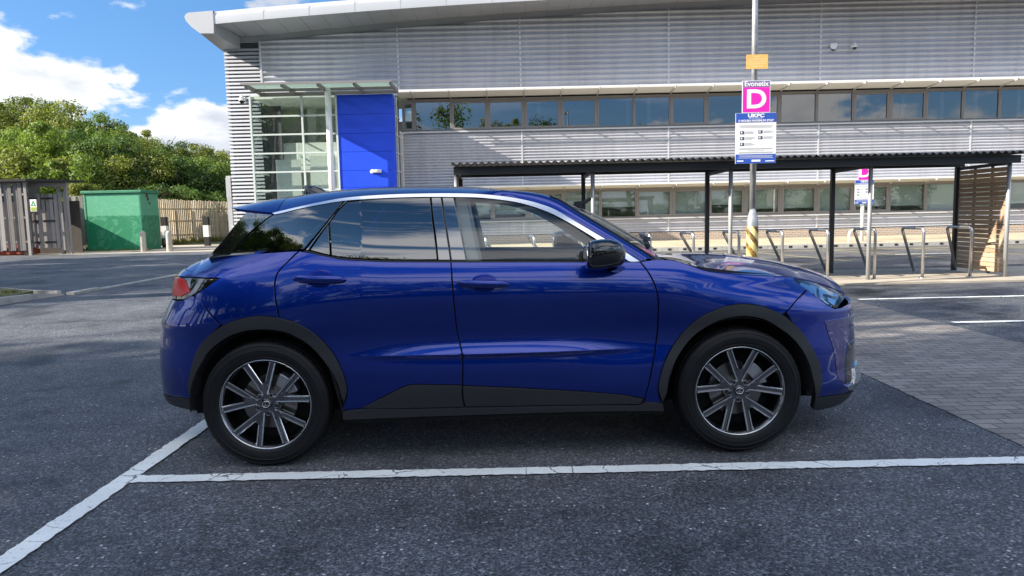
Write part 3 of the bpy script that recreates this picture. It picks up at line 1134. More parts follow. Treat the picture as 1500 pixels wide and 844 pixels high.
    rt_.box((XE1 - 0.08, EY + 1.0, 0.14), (XE1 + 0.01, EY + 1.05, zt_e), 1)
    for z in zrow[1:-1]:
        rt_.box((XE1 - 0.06, EY + 0.56, z - 0.02), (XE1 + 0.004, FY - 0.09, z + 0.02), 1)
    rt_.build('side_glazing', [M['frame_dark'], M['frame_green']], b)
    dp = MB()
    dp.box((XW - 0.16, FY - 0.12, 0.14), (XW - 0.02, FY - 0.02, 4.72))
    dp.build('corner_trim', M['clad_trim'], b)
    # glass wall: mullions, transoms, panes
    XG0, XG1 = XE0, XB - 0.02
    XM = at(444, 200, EY).x
    XM0 = XE0
    frm = MB()
    tr = []
    for px, py in ((420, 140), (420, 170), (420, 197), (420, 224.5), (420, 252), (420, 279)):
        tr.append(at(px, py, EY).z)
    step = (tr[1] - tr[-1]) / 4
    zz = tr + [tr[-1] - step, tr[-1] - 2 * step, 0.16]
    cols = [XG0, XM, at(484, 200, EY).x, XG1]
    for xx in cols:
        frm.box((xx - 0.035, EY - 0.03, 0.14), (xx + 0.035, EY + 0.07, zt_e))
    for z in zz:
        frm.box((XG0 + 0.036, EY - 0.026, z - 0.03), (XG1 - 0.036, EY + 0.06, z + 0.03))
    frm.box((XG0 - 0.03, EY + 0.072, 0.14), (XG0 + 0.03, EY + 0.12, zt_e))
    for z in zz:
        frm.box((XG0 - 0.025, EY + 0.125, z - 0.028), (XG0 + 0.025, FY - 0.08, z + 0.028))
    frm.build('entrance_frame', M['frame_green'], b)
    rng = random.Random(4)
    for c0, c1 in zip(cols[:-1], cols[1:]):
        for z1, z0 in zip(zz[:-1], zz[1:]):
            e = rng.uniform(-0.004, 0.004)
            MB().add([(c0 + 0.036, EY + 0.01 + e, z0 + 0.03), (c1 - 0.036, EY + 0.01 - e, z0 + 0.03), (c1 - 0.036, EY + 0.012 - e, z1 - 0.03), (c0 + 0.036, EY + 0.012 + e, z1 - 0.03)], [(0, 1, 2, 3)]).build('entrance_pane', M['entrance_glass'], b)
    MB().add([(XG0, EY + 0.13, 0.16), (XG0, FY - 0.05, 0.16), (XG0, FY - 0.05, zt_e), (XG0, EY + 0.13, zt_e)], [(3, 2, 1, 0)]).build('entrance_pane', M['entrance_glass'], b)
    # lobby behind the glass: floor, landing, back wall, stair soffit
    lob = MB()
    lob.box((XG0 - 0.3, 31.4, 0.1), (XB + 0.1, 31.5, zt_e + 0.2), 0)
    lob.box((XB - 0.10, EY + 0.12, 0.1), (XB - 0.02, 31.38, zt_e), 0)
    lob.box((XG0 + 0.1, FY + 0.3, 3.35), (XB - 0.12, 31.38, 3.55), 0)
    lob.box((XG0 + 0.1, EY + 0.15, zt_e - 0.08), (XB - 0.12, 31.38, zt_e), 0)
    lob.box((XG0 + 0.55, FY + 0.28, 3.56), (XB - 0.13, FY + 0.32, 4.45), 0)
    lob.box((XM - 0.55, 30.9, 0.12), (XM - 0.2, 31.2, zt_e - 0.09), 0)
    lob.box((XL + 0.9, FY + 0.13, 0.1), (XG0 + 0.55, FY + 0.2, zt_e + 0.1), 1)
    lob.box((XG0 + 0.75, EY + 0.35, 0.16), (XM - 0.25, EY + 0.38, zz[3] - 0.22), 0)
    lob.box((XM + 0.12, EY + 0.35, 0.16), (XB - 0.16, EY + 0.38, zz[3] - 0.10), 0)
    lob.build('lobby', [M['room'], M['room_dark']], b)
    # tree-free canopy of glass over the entrance, on raking brackets and a white column
    cn = empty('entrance_canopy', (0, 0, 0))
    cn.parent = b
    CY = 26.5
    CX0, CX1 = at(352, 125, CY).x, at(573, 122, CY).x
    zc0 = at(460, 121, CY).z
    zc1 = at(460, 138, EY).z
    CX1b = at(583, 140, EY).x
    gp = MB()
    n = 4
    for i in range(n):
        xa, xb = CX0 + (CX1 - CX0) * i / n + 0.02, CX0 + (CX1 - CX0) * (i + 1) / n - 0.02
        gp.add([(xa, CY, zc0), (xb, CY, zc0), (xb, EY, zc1 + 0.18), (xa, EY, zc1 + 0.18),
                (xa, CY, zc0 + 0.02), (xb, CY, zc0 + 0.02), (xb, EY, zc1 + 0.20), (xa, EY, zc1 + 0.20)],
               [(0, 3, 2, 1), (4, 5, 6, 7), (0, 1, 5, 4), (2, 3, 7, 6), (1, 2, 6, 5), (3, 0, 4, 7)])
    gp.build('canopy_glass', M['canopy_glass'], b).parent = cn
    fr = MB()
    for i in range(n + 1):
        xa = CX0 + 0.15 + (CX1 - CX0 - 0.2) * i / n
        fr.bar((xa, CY + 0.03, zc0 - 0.05), (xa, EY - 0.02, zc1 + 0.06), 0.06, 0.14)
    fr.bar((CX0, CY - 0.03, zc0 - 0.01), (CX1, CY - 0.03, zc0 - 0.01), 0.04, 0.07)
    fr.bar((CX0, 27.55, zc0 - 0.06), (CX1, 27.55, zc0 - 0.06), 0.08, 0.10)
    fr.bar((CX0 + 0.1, EY - 0.05, zc1 + 0.02), (CX1, EY - 0.05, zc1 + 0.02), 0.06, 0.12)
    fr.build('canopy_frame', M['frame_grey'], cn)
    p = at(483, 200, 27.5)
    cl = MB().tube([(p.x, 27.5, 0.12), (p.x, 27.5, zc0 - 0.02)], 0.115, 20)
    cl.build('canopy_column', M['white_metal'], cn)
    # back and far end so that the building has depth
    bk = MB()
    bk.box((XL + 0.2, FY + 22, 0), (XR, FY + 22.2, 8.0))
    bk.box((XR - 0.1, FY + 0.3, 0), (XR, FY + 21.9, 9.0))
    bk.box((XP, FY + 0.14, 6.3), (XR - 0.2, FY + 0.2, 8.4))
    bk.build('rear_wall', M['clad'], b)
    # small grey duct at the corner
    du = MB()
    a = at(337, 258, FY + 0.4)
    du.box((a.x - 0.10, FY + 0.2, 0.0), (a.x + 0.08, FY + 0.5, a.z))
    du.box((a.x - 0.02, FY - 0.06, a.z - 0.9), (a.x + 0.18, FY + 0.16, a.z - 0.1))
    du.build('duct', M['clad_trim'], b)
    return b, EY


BLD, EY = build_building()

# ====================================================================== THE CAR
def paint_mat():
    m = bpy.data.materials.new('blue_metallic_paint')
    m.use_nodes = True
    t = NT(m.node_tree)
    p = m.node_tree.nodes['Principled BSDF']
    tc = t.n('ShaderNodeTexCoord')
    v = t.n('ShaderNodeTexVoronoi', i_Scale=900.0)
    t.l(tc.outputs['Object'], v.inputs['Vector'])
    t.l(t.ramp(v.outputs['Color'], [(0, (0.0002, 0.012, 0.16)), (1, (0.0004, 0.034, 0.35))]).outputs[0], p.inputs['Base Color'])
    p.inputs['Metallic'].default_value = 0.85
    p.inputs['Specular IOR Level'].default_value = 0.04
    p.inputs['Roughness'].default_value = 0.36
    p.inputs['Coat Weight'].default_value = 1.0
    p.inputs['Coat Roughness'].default_value = 0.015
    p.inputs['Coat IOR'].default_value = 1.58
    return m


M['paint'] = paint_mat()
M['gloss_black'] = mat('gloss_black', (0.006, 0.006, 0.008), 0.08, coat=1.0)
M['pillar_gloss'] = mat('pillar_gloss', (0.006, 0.006, 0.008), 0.06, coat=1.0)
M['pillar_gloss'].node_tree.nodes['Principled BSDF'].inputs['Coat IOR'].default_value = 2.5
M['grille_gloss'] = mat('grille_gloss', (0.10, 0.10, 0.30), 0.12, 0.9, coat=1.0)  # blue-violet metal and ripples stand in for paving mirrored in the panel
_t = NT(M['grille_gloss'].node_tree)
_tc = _t.n('ShaderNodeTexCoord')
_mp = _t.n('ShaderNodeMapping')
_mp.inputs['Scale'].default_value = (1, 1, 1)
_t.l(_tc.outputs['Object'], _mp.inputs['Vector'])
_v = _t.n('ShaderNodeTexNoise', i_Scale=11.0, i_Detail=2.0, i_Distortion=1.5)
_t.l(_mp.outputs[0], _v.inputs['Vector'])
_b = _t.n('ShaderNodeBump', i_Strength=0.10, i_Distance=0.03)
_t.l(_v.outputs[0], _b.inputs['Height'])
_p = M['grille_gloss'].node_tree.nodes['Principled BSDF']
_t.l(_b.outputs[0], _p.inputs['Normal'])
_t.l(_b.outputs[0], _p.inputs['Coat Normal'])
M['satin_black'] = mat('satin_black_cladding', (0.019, 0.0205, 0.024), 0.48, bump=0.08, bscale=400)
M['seal'] = mat('rubber_seal', (0.008, 0.008, 0.009), 0.7)
M['void'] = mat('dark_underside', (0.006, 0.006, 0.007), 0.9)
M['chrome'] = mat('satin_chrome', (0.78, 0.79, 0.81), 0.16, 1.0)
M['tyre'] = mat('tyre_rubber', (0.008, 0.0085, 0.0095), 0.5, spec=0.25, var=0.2, vscale=10)
M['wheel_dark'] = mat('dark_alloy', (0.21, 0.215, 0.23), 0.17, 1.0, coat=0.6)
M['wheel_bright'] = mat('machined_alloy', (0.90, 0.91, 0.93), 0.16, 1.0)
M['disc'] = mat('brake_disc', (0.22, 0.215, 0.21), 0.35, 1.0)
M['caliper'] = mat('brake_caliper', (0.40, 0.41, 0.43), 0.45, 0.8)
M['glass_front'] = glass_mat('clear_car_glass', (0.96, 1.0, 0.98), 1.8)
M['glass_rear'] = glass_mat('privacy_glass', (0.045, 0.05, 0.052), 2.7)
M['glass_screen'] = glass_mat('windscreen_glass', (0.72, 0.82, 0.80), 1.8)
M['red_lens'] = mat('red_lens', (0.50, 0.003, 0.008), 0.3, spec=0.25, coat=0.15)
M['lamp_lens'] = glass_mat('headlamp_lens', (0.86, 0.92, 0.98), 1.5)
M['lamp_grey'] = mat('headlamp_housing', (0.16, 0.20, 0.25), 0.25, 0.6)
M['lamp_silver'] = mat('headlamp_reflector', (0.42, 0.47, 0.53), 0.18, 0.9)
M['trim_dark'] = mat('interior_dark', (0.022, 0.023, 0.026), 0.8)
M['trim_pale'] = mat('interior_pillar', (0.36, 0.365, 0.36), 0.85)
M['seat'] = mat('seat_leather', (0.028, 0.030, 0.036), 0.55)

# --- frame: mid wheelbase, on the ground, local x forward, local y away from the camera
_WA, _WB = ray(389, 593), ray(1084.3, 573)
_t = math.tan(math.radians(1.3))
_k = (_WA.y - _t * _WA.x) / (_WB.y - _t * _WB.x)
_s = 2.58 / (_k * _WB - _WA).length
_A, _B = CAM + _WA * _s, CAM + _WB * _s * _k
HUB_Z, FACE_Y, TRACK = 0.345, 0.883, 0.785
_X = (_B - _A).normalized()
_Y = Vector((-_X.y, _X.x, 0)).normalized()
_Z = _X.cross(_Y)
_O = (_A + _B) / 2 + _Y * FACE_Y - _Z * HUB_Z
MCAR = Matrix(((_X.x, _Y.x, _Z.x, _O.x), (_X.y, _Y.y, _Z.y, _O.y), (_X.z, _Y.z, _Z.z, _O.z), (0, 0, 0, 1)))
MINV = MCAR.inverted()
_C = MINV @ CAM


def cray(px, py):
    return MINV.to_3x3() @ ray(px, py)


def cat_y(px, py, y):
    """point of the pixel's ray on the car's local plane y"""
    d = cray(px, py)
    return _C + d * ((y - _C.y) / d.y)


def tab(pts, y):
    q = sorted([(cat_y(a, b, y).x, cat_y(a, b, y).z) for a, b in pts])
    return np.array([p[0] for p in q]), np.array([p[1] for p in q])


# top line of the body side (window line, then the crest of the front wing)
TX, TZ = tab([(262, 403), (300, 379), (335, 374), (390, 370.5), (440, 367.5), (484, 376), (520, 380), (560, 383), (660, 383.5), (800, 383.5),
              (936, 383.5), (992, 384), (1033, 391), (1101, 399), (1165, 404), (1200, 414), (1240, 430), (1252, 437)], -0.85)


def gsm(x, y, n, sg):
    """dense gaussian-smoothed table"""
    xs = np.linspace(x[0], x[-1], n)
    ys = np.interp(xs, x, y)
    dx = xs[1] - xs[0]
    k = int(3 * sg / dx) + 1
    w = np.exp(-0.5 * (np.arange(-k, k + 1) * dx / sg) ** 2)
    w /= w.sum()
    yp = np.concatenate([2 * ys[0] - ys[k:0:-1], ys, 2 * ys[-1] - ys[-2:-k - 2:-1]])
    return xs, np.convolve(yp, w, 'valid')


TX, TZ = gsm(TX, TZ, 500, 0.05)
# end outlines, z -> x
_e = [cat_y(a, b, -0.50) for a, b in [(1225, 597), (1245, 585), (1254, 572), (1260, 557), (1259, 545), (1253.5, 534), (1253, 494), (1252, 445), (1243, 433), (1225, 419), (1190, 405)]]
FZ, FX = gsm(np.array([p.z for p in _e]), np.array([p.x for p in _e]), 300, 0.012)
_e = [cat_y(a, b, -0.57) for a, b in [(262, 598), (247, 589), (242, 578), (238, 543), (236.5, 507), (239.6, 471), (250, 449), (257, 437), (256.5, 424), (258, 405), (262, 400), (270, 394), (300, 378), (314, 370)]]
RZ, RX = gsm(np.array([p.z for p in _e]), np.array([p.x for p in _e]), 300, 0.010)
X0F, NF, EXF = 0.55, 3.3, 0.075
X0R, NR, EXR = -0.55, 3.9, 0.085
BZ, BY = gsm(np.array([0.05, .20, .30, .38, .50, .56, .62, .70, .80, .90, 1.0, 1.3]),
             np.array([.79, .845, .872, .885, .887, .882, .874, .872, .886, .897, .899, .899]), 500, 0.022)
CREASE_Z = cat_y(675, 519, -0.88).z


def taper(x, z):
    xf = np.interp(z, FZ, FX) + EXF
    xr = np.interp(z, RZ, RX) - EXR
    tf = np.clip((x - X0F) / (xf - X0F), 0, 1)
    tr = np.clip((x - X0R) / (xr - X0R), 0, 1)
    return (1 - tf ** NF) ** (1 / NF) * (1 - tr ** NR) ** (1 / NR)


def gauss(x, c, s):
    return np.exp(-0.5 * ((x - c) / s) ** 2)


def base_side(x, z):
    b = np.interp(z, BZ, BY)
    # crease low on the doors: a lit ledge above, a tuck-under below
    amp = 0.030 * np.exp(-np.abs((x + 0.02) / 0.52) ** 3)
    d = z - CREASE_Z
    up = np.clip(1 - d / 0.075, 0, 1) ** 2
    dn = np.clip(1 + d / 0.028, 0, 1) ** 2
    b = b + amp * np.where(d > 0, up, dn)
    # muscles over the wheels
    b = b + 0.026 * gauss(x, -1.34, 0.42) * gauss(z, 0.74, 0.16)
    b = b + 0.016 * gauss(x, 1.36, 0.42) * gauss(z, 0.70, 0.15)
    # the front wing thins towards the door below the waist
    b = b - 0.012 * gauss(x, 0.72, 0.22) * gauss(z, 0.62, 0.12)
    # shoulder rolls over towards the window line
    u = np.interp(x, TX, TZ) - z
    rear = np.clip((-0.75 - x) / 0.6, 0, 1)
    front = np.clip((x - 1.0) / 0.5, 0, 1)
    A = 0.052 + 0.045 * rear + 0.02 * front
    S = 0.078 + 0.03 * rear + 0.005 * front
    b = b - A * np.exp(-np.clip(u, -0.05, 2) / S)
    return b


def Bs(x, z):
    x, z = np.asarray(x, float), np.asarray(z, float)
    return base_side(x, z) * taper(x, z)


def Gs(x, z):
    x, z = np.asarray(x, float), np.asarray(z, float)
    T = np.interp(x, TX, TZ)
    v = np.clip(z - T, -0.03, 1.0)
    back = np.clip((-0.95 - x) / 0.8, 0, 1.2)
    return base_side(x, T) * taper(x, np.minimum(T, 1.0)) - 0.009 - (0.15 * v + 0.40 * v * v) - 0.05 * back ** 2


def lift(px, py, surf):
    y = -0.86
    for _ in range(8):
        p = cat_y(px, py, y)
        y = -max(0.45, float(surf(p.x, p.z)))
    return p.x, p.z


def smooth_chain(pts, step=0.018, ang=38):
    """closed polygon: Catmull-Rom through gentle bends, corners kept sharp"""
    n = len(pts)
    P = [np.array(p, float) for p in pts]
    cor = []
    for i in range(n):
        a, b = P[i] - P[i - 1], P[(i + 1) % n] - P[i]
        c = np.dot(a, b) / (np.linalg.norm(a) * np.linalg.norm(b) + 1e-9)
        cor.append(math.degrees(math.acos(max(-1, min(1, c)))) > ang)
    out = []
    for i in range(n):
        j = (i + 1) % n
        p1, p2 = P[i], P[j]
        L = np.linalg.norm(p2 - p1)
        k = max(1, int(round(L / step)))
        m1 = np.zeros(2) if False else ((p2 - p1) if cor[i] else (p2 - P[i - 1]) * (L / (L + np.linalg.norm(p1 - P[i - 1]) + 1e-9)))
        m2 = (p2 - p1) if cor[j] else (P[(j + 1) % n] - p1) * (L / (L + np.linalg.norm(P[(j + 1) % n] - p2) + 1e-9))
        for s in range(k):
            t = s / k
            out.append((2 * t**3 - 3 * t**2 + 1) * p1 + (t**3 - 2 * t**2 + t) * m1 + (-2 * t**3 + 3 * t**2) * p2 + (t**3 - t**2) * m2)
    return np.array(out)


def area2(P):
    x, y = P[:, 0], P[:, 1]
    return 0.5 * np.sum(x * np.roll(y, -1) - np.roll(x, -1) * y)


def inset(P, d):
    """move a counter-clockwise polygon inwards by d; returns points and outward normals"""
    e = np.roll(P, -1, 0) - P
    e /= np.linalg.norm(e, axis=1)[:, None] + 1e-12
    nr = np.stack([e[:, 1], -e[:, 0]], 1)
    nv = nr + np.roll(nr, 1, 0)
    nv /= np.linalg.norm(nv, axis=1)[:, None] + 1e-9
    c = np.clip(np.sum(nv * nr, 1), 0.45, 1)
    return P - nv * (d / c)[:, None], nv


def in_poly(Q, P):
    x, y = Q[:, 0], Q[:, 1]
    ins = np.zeros(len(Q), bool)
    x1, y1 = P[:, 0], P[:, 1]
    x2, y2 = np.roll(x1, -1), np.roll(y1, -1)
    for a, b, c, d in zip(x1, y1, x2, y2):
        cond = (b > y) != (d > y)
        with np.errstate(divide='ignore', invalid='ignore'):
            xi = (c - a) * (y - b) / (d - b + 1e-15) + a
        ins ^= cond & (x < xi)
    return ins


def near_poly(Q, P, r):
    a, b = P, np.roll(P, -1, 0)
    best = np.full(len(Q), 1e9)
    for p, q in zip(a, b):
        d = q - p
        t = np.clip(((Q - p) @ d) / (d @ d + 1e-12), 0, 1)
        best = np.minimum(best, np.linalg.norm(Q - (p + t[:, None] * d), axis=1))
    return best < r


WK = 0.95      # metres of surface per radian of the end-wrap parameter


def warp_fn(end, surf=Bs, off=0.0):
    """(u, z) -> local xyz for the wrap-round ends; u = WK*a, a from the side (0) to the centreline (pi/2)"""
    def f(U, Z):
        a = np.clip(U / WK, 0.0, math.pi / 2)
        if end == 'front':
            xe = np.interp(Z, FZ, FX) + EXF + off
            x = X0F + (xe - X0F) * np.sin(a) ** (2 / NF)
            y = base_side(x, Z) * np.cos(a) ** (2 / NF)
        else:
            xe = np.interp(Z, RZ, RX) - EXR - off
            x = X0R + (xe - X0R) * np.sin(a) ** (2 / NR)
            y = base_side(x, Z) * np.cos(a) ** (2 / NR)
        return np.stack([x, -(y + off * np.cos(a)), Z], 1)
    return f


def to_warp(x, z, end):
    if end == 'front':
        xe, x0, n = float(np.interp(z, FZ, FX)) + EXF, X0F, NF
    else:
        xe, x0, n = float(np.interp(z, RZ, RX)) - EXR, X0R, NR
    t = min(1, max(0, (x - x0) / (xe - x0)))
    return WK * math.asin(t ** (n / 2)), z


def plain_fn(surf, off=0.0):
    def f(X, Z):
        return np.stack([X, -(surf(X, Z) + off), Z], 1)
    return f


def normals_of(fn, P, flip):
    h = 0.0025
    a = fn(P[:, 0] + h, P[:, 1]) - fn(P[:, 0] - h, P[:, 1])
    b = fn(P[:, 0], P[:, 1] + h) - fn(P[:, 0], P[:, 1] - h)
    n = np.cross(a, b)
    n /= np.linalg.norm(n, axis=1)[:, None] + 1e-12
    if flip:
        n = -n
    return n


def panel(name, poly, m, parent, surf=Bs, end=None, gap=0.0015, off=0.0, rim=0.016, grid=0.02, mirror=True, extra=None, step=0.018, ang=38, soft=0.0012):
    """one body panel: polygon in photograph pixels laid on the car's surface, edges rolled inwards"""
    pts = []
    for q in poly:
        if q[0] == 'C':
            z = cat_y(q[1], q[2], -0.62).z if len(q) == 3 else q[1]
            pts.append((WK * math.pi / 2, z))
        elif q[0] == 'L':
            x, z = q[1], q[2]
            pts.append(to_warp(x, z, end) if end else (x, z))
        else:
            x, z = lift(q[0], q[1], surf)
            pts.append(to_warp(x, z, end) if end else (x, z))
    P = smooth_chain(pts, step, ang)
    if area2(P) < 0:
        P = P[::-1]
    fn = warp_fn(end, surf, off) if end else plain_fn(surf, off)
    P1, nv = inset(P, gap)                 # outer edge of the painted skin
    P0, _ = inset(P, gap + soft)           # where the roll starts
    if end:                                 # keep the centreline shut
        cen = P[:, 0] > WK * math.pi / 2 - 1e-4
        P0[cen, 0] = P1[cen, 0] = WK * math.pi / 2
    xs = np.arange(P0[:, 0].min(), P0[:, 0].max(), grid)
    zs = np.arange(P0[:, 1].min(), P0[:, 1].max(), grid)
    Q = np.stack(np.meshgrid(xs, zs), -1).reshape(-1, 2)
    if len(Q):
        Q[:, 0] += (np.round((Q[:, 1] - zs[0]) / grid) % 2) * grid * 0.5
    if extra is not None:
        Q = np.concatenate([Q, extra])
    if len(Q):
        Q = Q[in_poly(Q, P0)]
    if len(Q):
        Q = Q[~near_poly(Q, P0, grid * 0.45)]
    nb = len(P0)
    allp = [Vector(p) for p in P0] + [Vector(p) for p in Q]
    vo, eo, fo, ov, oe, of = delaunay_2d_cdt(allp, [], [list(range(nb))], 1, 1e-6)
    V2 = np.array([(v.x, v.y) for v in vo])
    back = [l[0] if l else -1 for l in ov]
    pos = {}
    for k, b in enumerate(back):
        for i in ov[k]:
            pos[i] = k
    V = fn(V2[:, 0], V2[:, 1])
    flip = (end == 'rear')
    N = normals_of(fn, V2, flip)
    E1 = fn(P1[:, 0], P1[:, 1])
    n0 = np.array([N[pos[i]] for i in range(nb)])
    b0 = np.array([V[pos[i]] for i in range(nb)])
    tt = E1 - b0
    tt /= np.linalg.norm(tt, axis=1)[:, None] + 1e-9
    E1 = E1 - n0 * (soft * 0.7)
    E2 = E1 - n0 * rim
    nE = n0 + tt
    nE /= np.linalg.norm(nE, axis=1)[:, None] + 1e-9
    nv_ = len(V)
    verts = np.concatenate([V, E1, E1, E2])
    faces, ln = [], []
    for f in fo:
        f = list(f)
        a, b, c = V[f[0]], V[f[1]], V[f[2]]
        if np.dot(np.cross(b - a, c - a), N[f[0]] + N[f[1]] + N[f[2]]) < 0:
            f = f[::-1]
        faces.append(f)
        ln += [N[i] for i in f]
    for i in range(nb):
        j = (i + 1) % nb
        if end and cen[i] and cen[j]:
            continue
        q = [pos[i], nv_ + i, nv_ + j, pos[j]]
        qn = [n0[i], nE[i], nE[j], n0[j]]
        a, b, c = verts[q[0]], verts[q[1]], verts[q[2]]
        if np.dot(np.cross(b - a, c - a), n0[i]) < 0:
            q, qn = q[::-1], qn[::-1]
        faces.append(q)
        ln += qn
        q = [nv_ + nb + i, nv_ + 2 * nb + i, nv_ + 2 * nb + j, nv_ + nb + j]
        qn = [tt[i], tt[i], tt[j], tt[j]]
        a, b, c = verts[q[0]], verts[q[1]], verts[q[2]]
        if np.dot(np.cross(b - a, c - a), tt[i]) < 0:
            q, qn = q[::-1], qn[::-1]
        faces.append(q)
        ln += qn
    ln = np.array(ln)

    def mk(mir):
        vs = verts.copy()
        fs = faces
        lnn = ln
        if mir:
            vs[:, 1] *= -1
            fs = [f[::-1] for f in faces]
            parts, k = [], 0
            for f in faces:
                seg = ln[k:k + len(f)][::-1] * np.array([1, -1, 1])
                parts.append(seg)
                k += len(f)
            lnn = np.concatenate(parts)
        me = bpy.data.meshes.new(name)
        me.from_pydata(vs.tolist(), [], fs)
        me.materials.append(m)
        me.polygons.foreach_set('use_smooth', [True] * len(me.polygons))
        me.normals_split_custom_set([tuple(x) for x in lnn])
        me.update()
        return link(name, me, parent)
    o = mk(False)
    if mirror:
        o2 = mk(True)
        return o, o2
    return o, None


def build_car():
    car = empty('crossover_car')
    car.matrix_world = MCAR
    tag(car, 'metallic deep blue five door crossover car parked side-on in the marked bay', 'car')
    paint = M['paint']
    # arcs shared by several panels (pixels)
    RA_OUT = [(276, 571), (280, 543), (287.5, 517), (298, 500), (312.4, 487), (327, 477), (344, 469.5), (362, 465), (381, 463), (401, 464.5), (419, 468), (436, 474), (451, 482), (466, 493), (479.5, 506.6), (491.5, 523), (501, 542), (506.5, 559), (508.7, 574)]
    RA_IN = [(290, 574), (291, 553), (295, 536), (303, 520), (314, 508), (327.6, 498), (341, 490.5), (356, 485.5), (370, 483), (386, 482.5), (403, 483.5), (419, 486.5), (434, 493), (448, 501), (460, 511), (472, 524.5), (482, 537), (490, 550), (497, 566), (501, 582)]
    FA_OUT = [(964, 570), (966, 555), (970, 540), (976, 524), (984, 509), (995, 493), (1008.5, 478.5), (1023, 466.5), (1040.7, 457), (1058, 450), (1077, 446), (1096, 445.5), (1113, 448), (1130, 453.5), (1145.4, 461), (1160, 472), (1173.6, 485), (1184, 500), (1193.7, 517), (1200, 533), (1203.5, 549.4), (1203.8, 560), (1202, 570)]
    FA_IN = [(976.5, 574), (978, 559), (982, 544), (990, 526), (1000.4, 509), (1012, 495), (1024.6, 484.5), (1040, 475), (1056.8, 468), (1073, 464), (1089, 462.8), (1105, 464.5), (1121, 469), (1138, 478.5), (1153.5, 491), (1166.5, 505), (1177.6, 521), (1185, 537), (1189.7, 553.5), (1192.5, 568), (1193, 582)]
    # crease points so the mesh carries the edge
    cx = np.arange(-0.75, 0.75, 0.012)
    crease = np.concatenate([np.stack([cx, np.full_like(cx, CREASE_Z + d)], 1) for d in (-0.014, -0.006, 0.0, 0.006, 0.014)])

    # ---------------- painted side panels
    panel('rear_quarter_panel', [(303, 378), (320, 375.5), (335, 374), (390, 370.5), (437, 367.5), (430, 374), (421, 383.5), (412, 392), (405.4, 401), (402, 412), (401.8, 425), (403, 440), (405.5, 453), (408.5, 466)] +
          RA_OUT[14:4:-1][4:] + [(323.8, 476), (304, 454), (284, 433), (303, 420.5), (322.5, 407.5), (300, 403), (282, 399), (271, 394.5), (285, 386)], paint, car)
    panel('rear_door', [(438.5, 368), (447, 369), (484, 377), (500, 380), (530, 382), (560, 383.4), (640, 384), (660, 384), (661, 402), (662.5, 425), (665.5, 455), (669, 486.7), (673, 504), (676, 516.7), (677.3, 530), (677.3, 545), (676.4, 564),
                        (640, 563.5), (607, 563), (597, 564.5), (586.7, 568.5), (560, 582), (528, 598.5), (501, 601), (506, 588)] + RA_OUT[::-1][0:6] + [(436, 474), (419, 468), (410, 466), (407, 453), (404.5, 440), (403.2, 425), (403.5, 412), (406.8, 401), (413.5, 392), (422.5, 383.5), (431.5, 374.5)],
          paint, car, extra=crease)
    panel('front_door', [(661, 384), (700, 384), (800, 384), (900, 384), (937, 384), (944, 392), (950.6, 401.6), (957, 414), (961.5, 428), (963.5, 441), (963.6, 455), (962.5, 480), (960.5, 500), (957.7, 520), (952, 552), (944, 584),
                         (930, 581), (913, 578.5), (870, 574.5), (813, 571), (750, 567.5), (678, 564.5), (678.6, 545), (678.6, 530), (677.3, 516.7), (674.3, 504), (670.3, 486.7), (666.8, 455), (663.8, 425), (662.3, 402)],
          paint, car, extra=crease)
    panel('front_wing', [(938.5, 384), (948, 382), (959, 380.8), (985, 381.3), (1008, 388), (1032.6, 396.4), (1062, 400.5), (1101, 403), (1135, 404.5), (1163, 406.5), (1163.5, 410.5), (1171, 416), (1180.5, 422.5), (1166, 440), (1151, 457.5), (1145.4, 461)] +
          FA_OUT[13:0:-1] + [(964, 570), (966, 584), (971, 598), (946, 592), (945, 584), (953.5, 552), (959, 520), (962, 500), (964, 480), (965, 455), (965, 441), (963, 428), (958.5, 414), (952, 401.6), (945.4, 392)], paint, car)
    panel('front_bumper', [(1181, 423), (1166.5, 440.5), (1152, 458), (1160, 471), (1173.6, 485), (1184, 500), (1193.7, 517), (1200, 533), (1203.5, 549.4), (1203.8, 560), (1202, 570), (1196, 582.5), (1216, 579.5), (1234, 577),
                           ('C', 1250, 575), ('C', 1250, 470), ('C', 1243, 438), (1226, 452.5), (1211, 446.5), (1195, 434)], paint, car, end='front', mirror=True, ang=50)
    panel('front_skirt', [(1195, 583.5), (1216, 580.5), (1234, 578), ('C', 1250, 576), ('C', 1225, 594), (1225, 594.5), (1208, 599.5), (1191, 601), (1189, 594)], M['satin_black'], car, end='front', off=0.003)
    panel('bumper_trim', [(1237, 566), (1241, 563.5), (1247, 562), (1249, 548), (1249.5, 536), ('C', 1255, 538), ('C', 1255, 573), (1246, 571.5), (1240, 571)], M['chrome'], car, end='front', off=0.012, ang=60, step=0.01, grid=0.015)
    panel('lower_grille', [(1241, 503), (1247, 500), ('C', 1250, 498), ('C', 1252, 558), (1244, 561), (1238.5, 563), (1238, 535)], M['gloss_black'], car, end='front', off=0.002, ang=60)
    panel('front_grille', [(1207, 470), (1222, 467.5), ('C', 1250, 468), ('C', 1250, 497), (1246, 499.5), (1239, 503), (1236.5, 535), (1237, 562), (1229, 556), (1224, 535), (1220, 512), (1213, 490)], M['grille_gloss'], car, end='front', off=0.003, ang=60, rim=0.008, grid=0.012)
    panel('tailgate', [(322, 406.5), (300, 401.5), (282, 397.8), (271.5, 393.5), ('C', 271.5, 390), ('C', 258, 404), (258.8, 404.2), (285, 405.8), (304, 407)], paint, car, end='rear')
    o, o2 = panel('tail_light', [(322, 408.6), (302, 420), (282, 432.8), (266.5, 439), ('C', 258, 439), ('C', 258, 405), (259, 405.3), (285, 407)], M['gloss_black'], car, end='rear', grid=0.015)
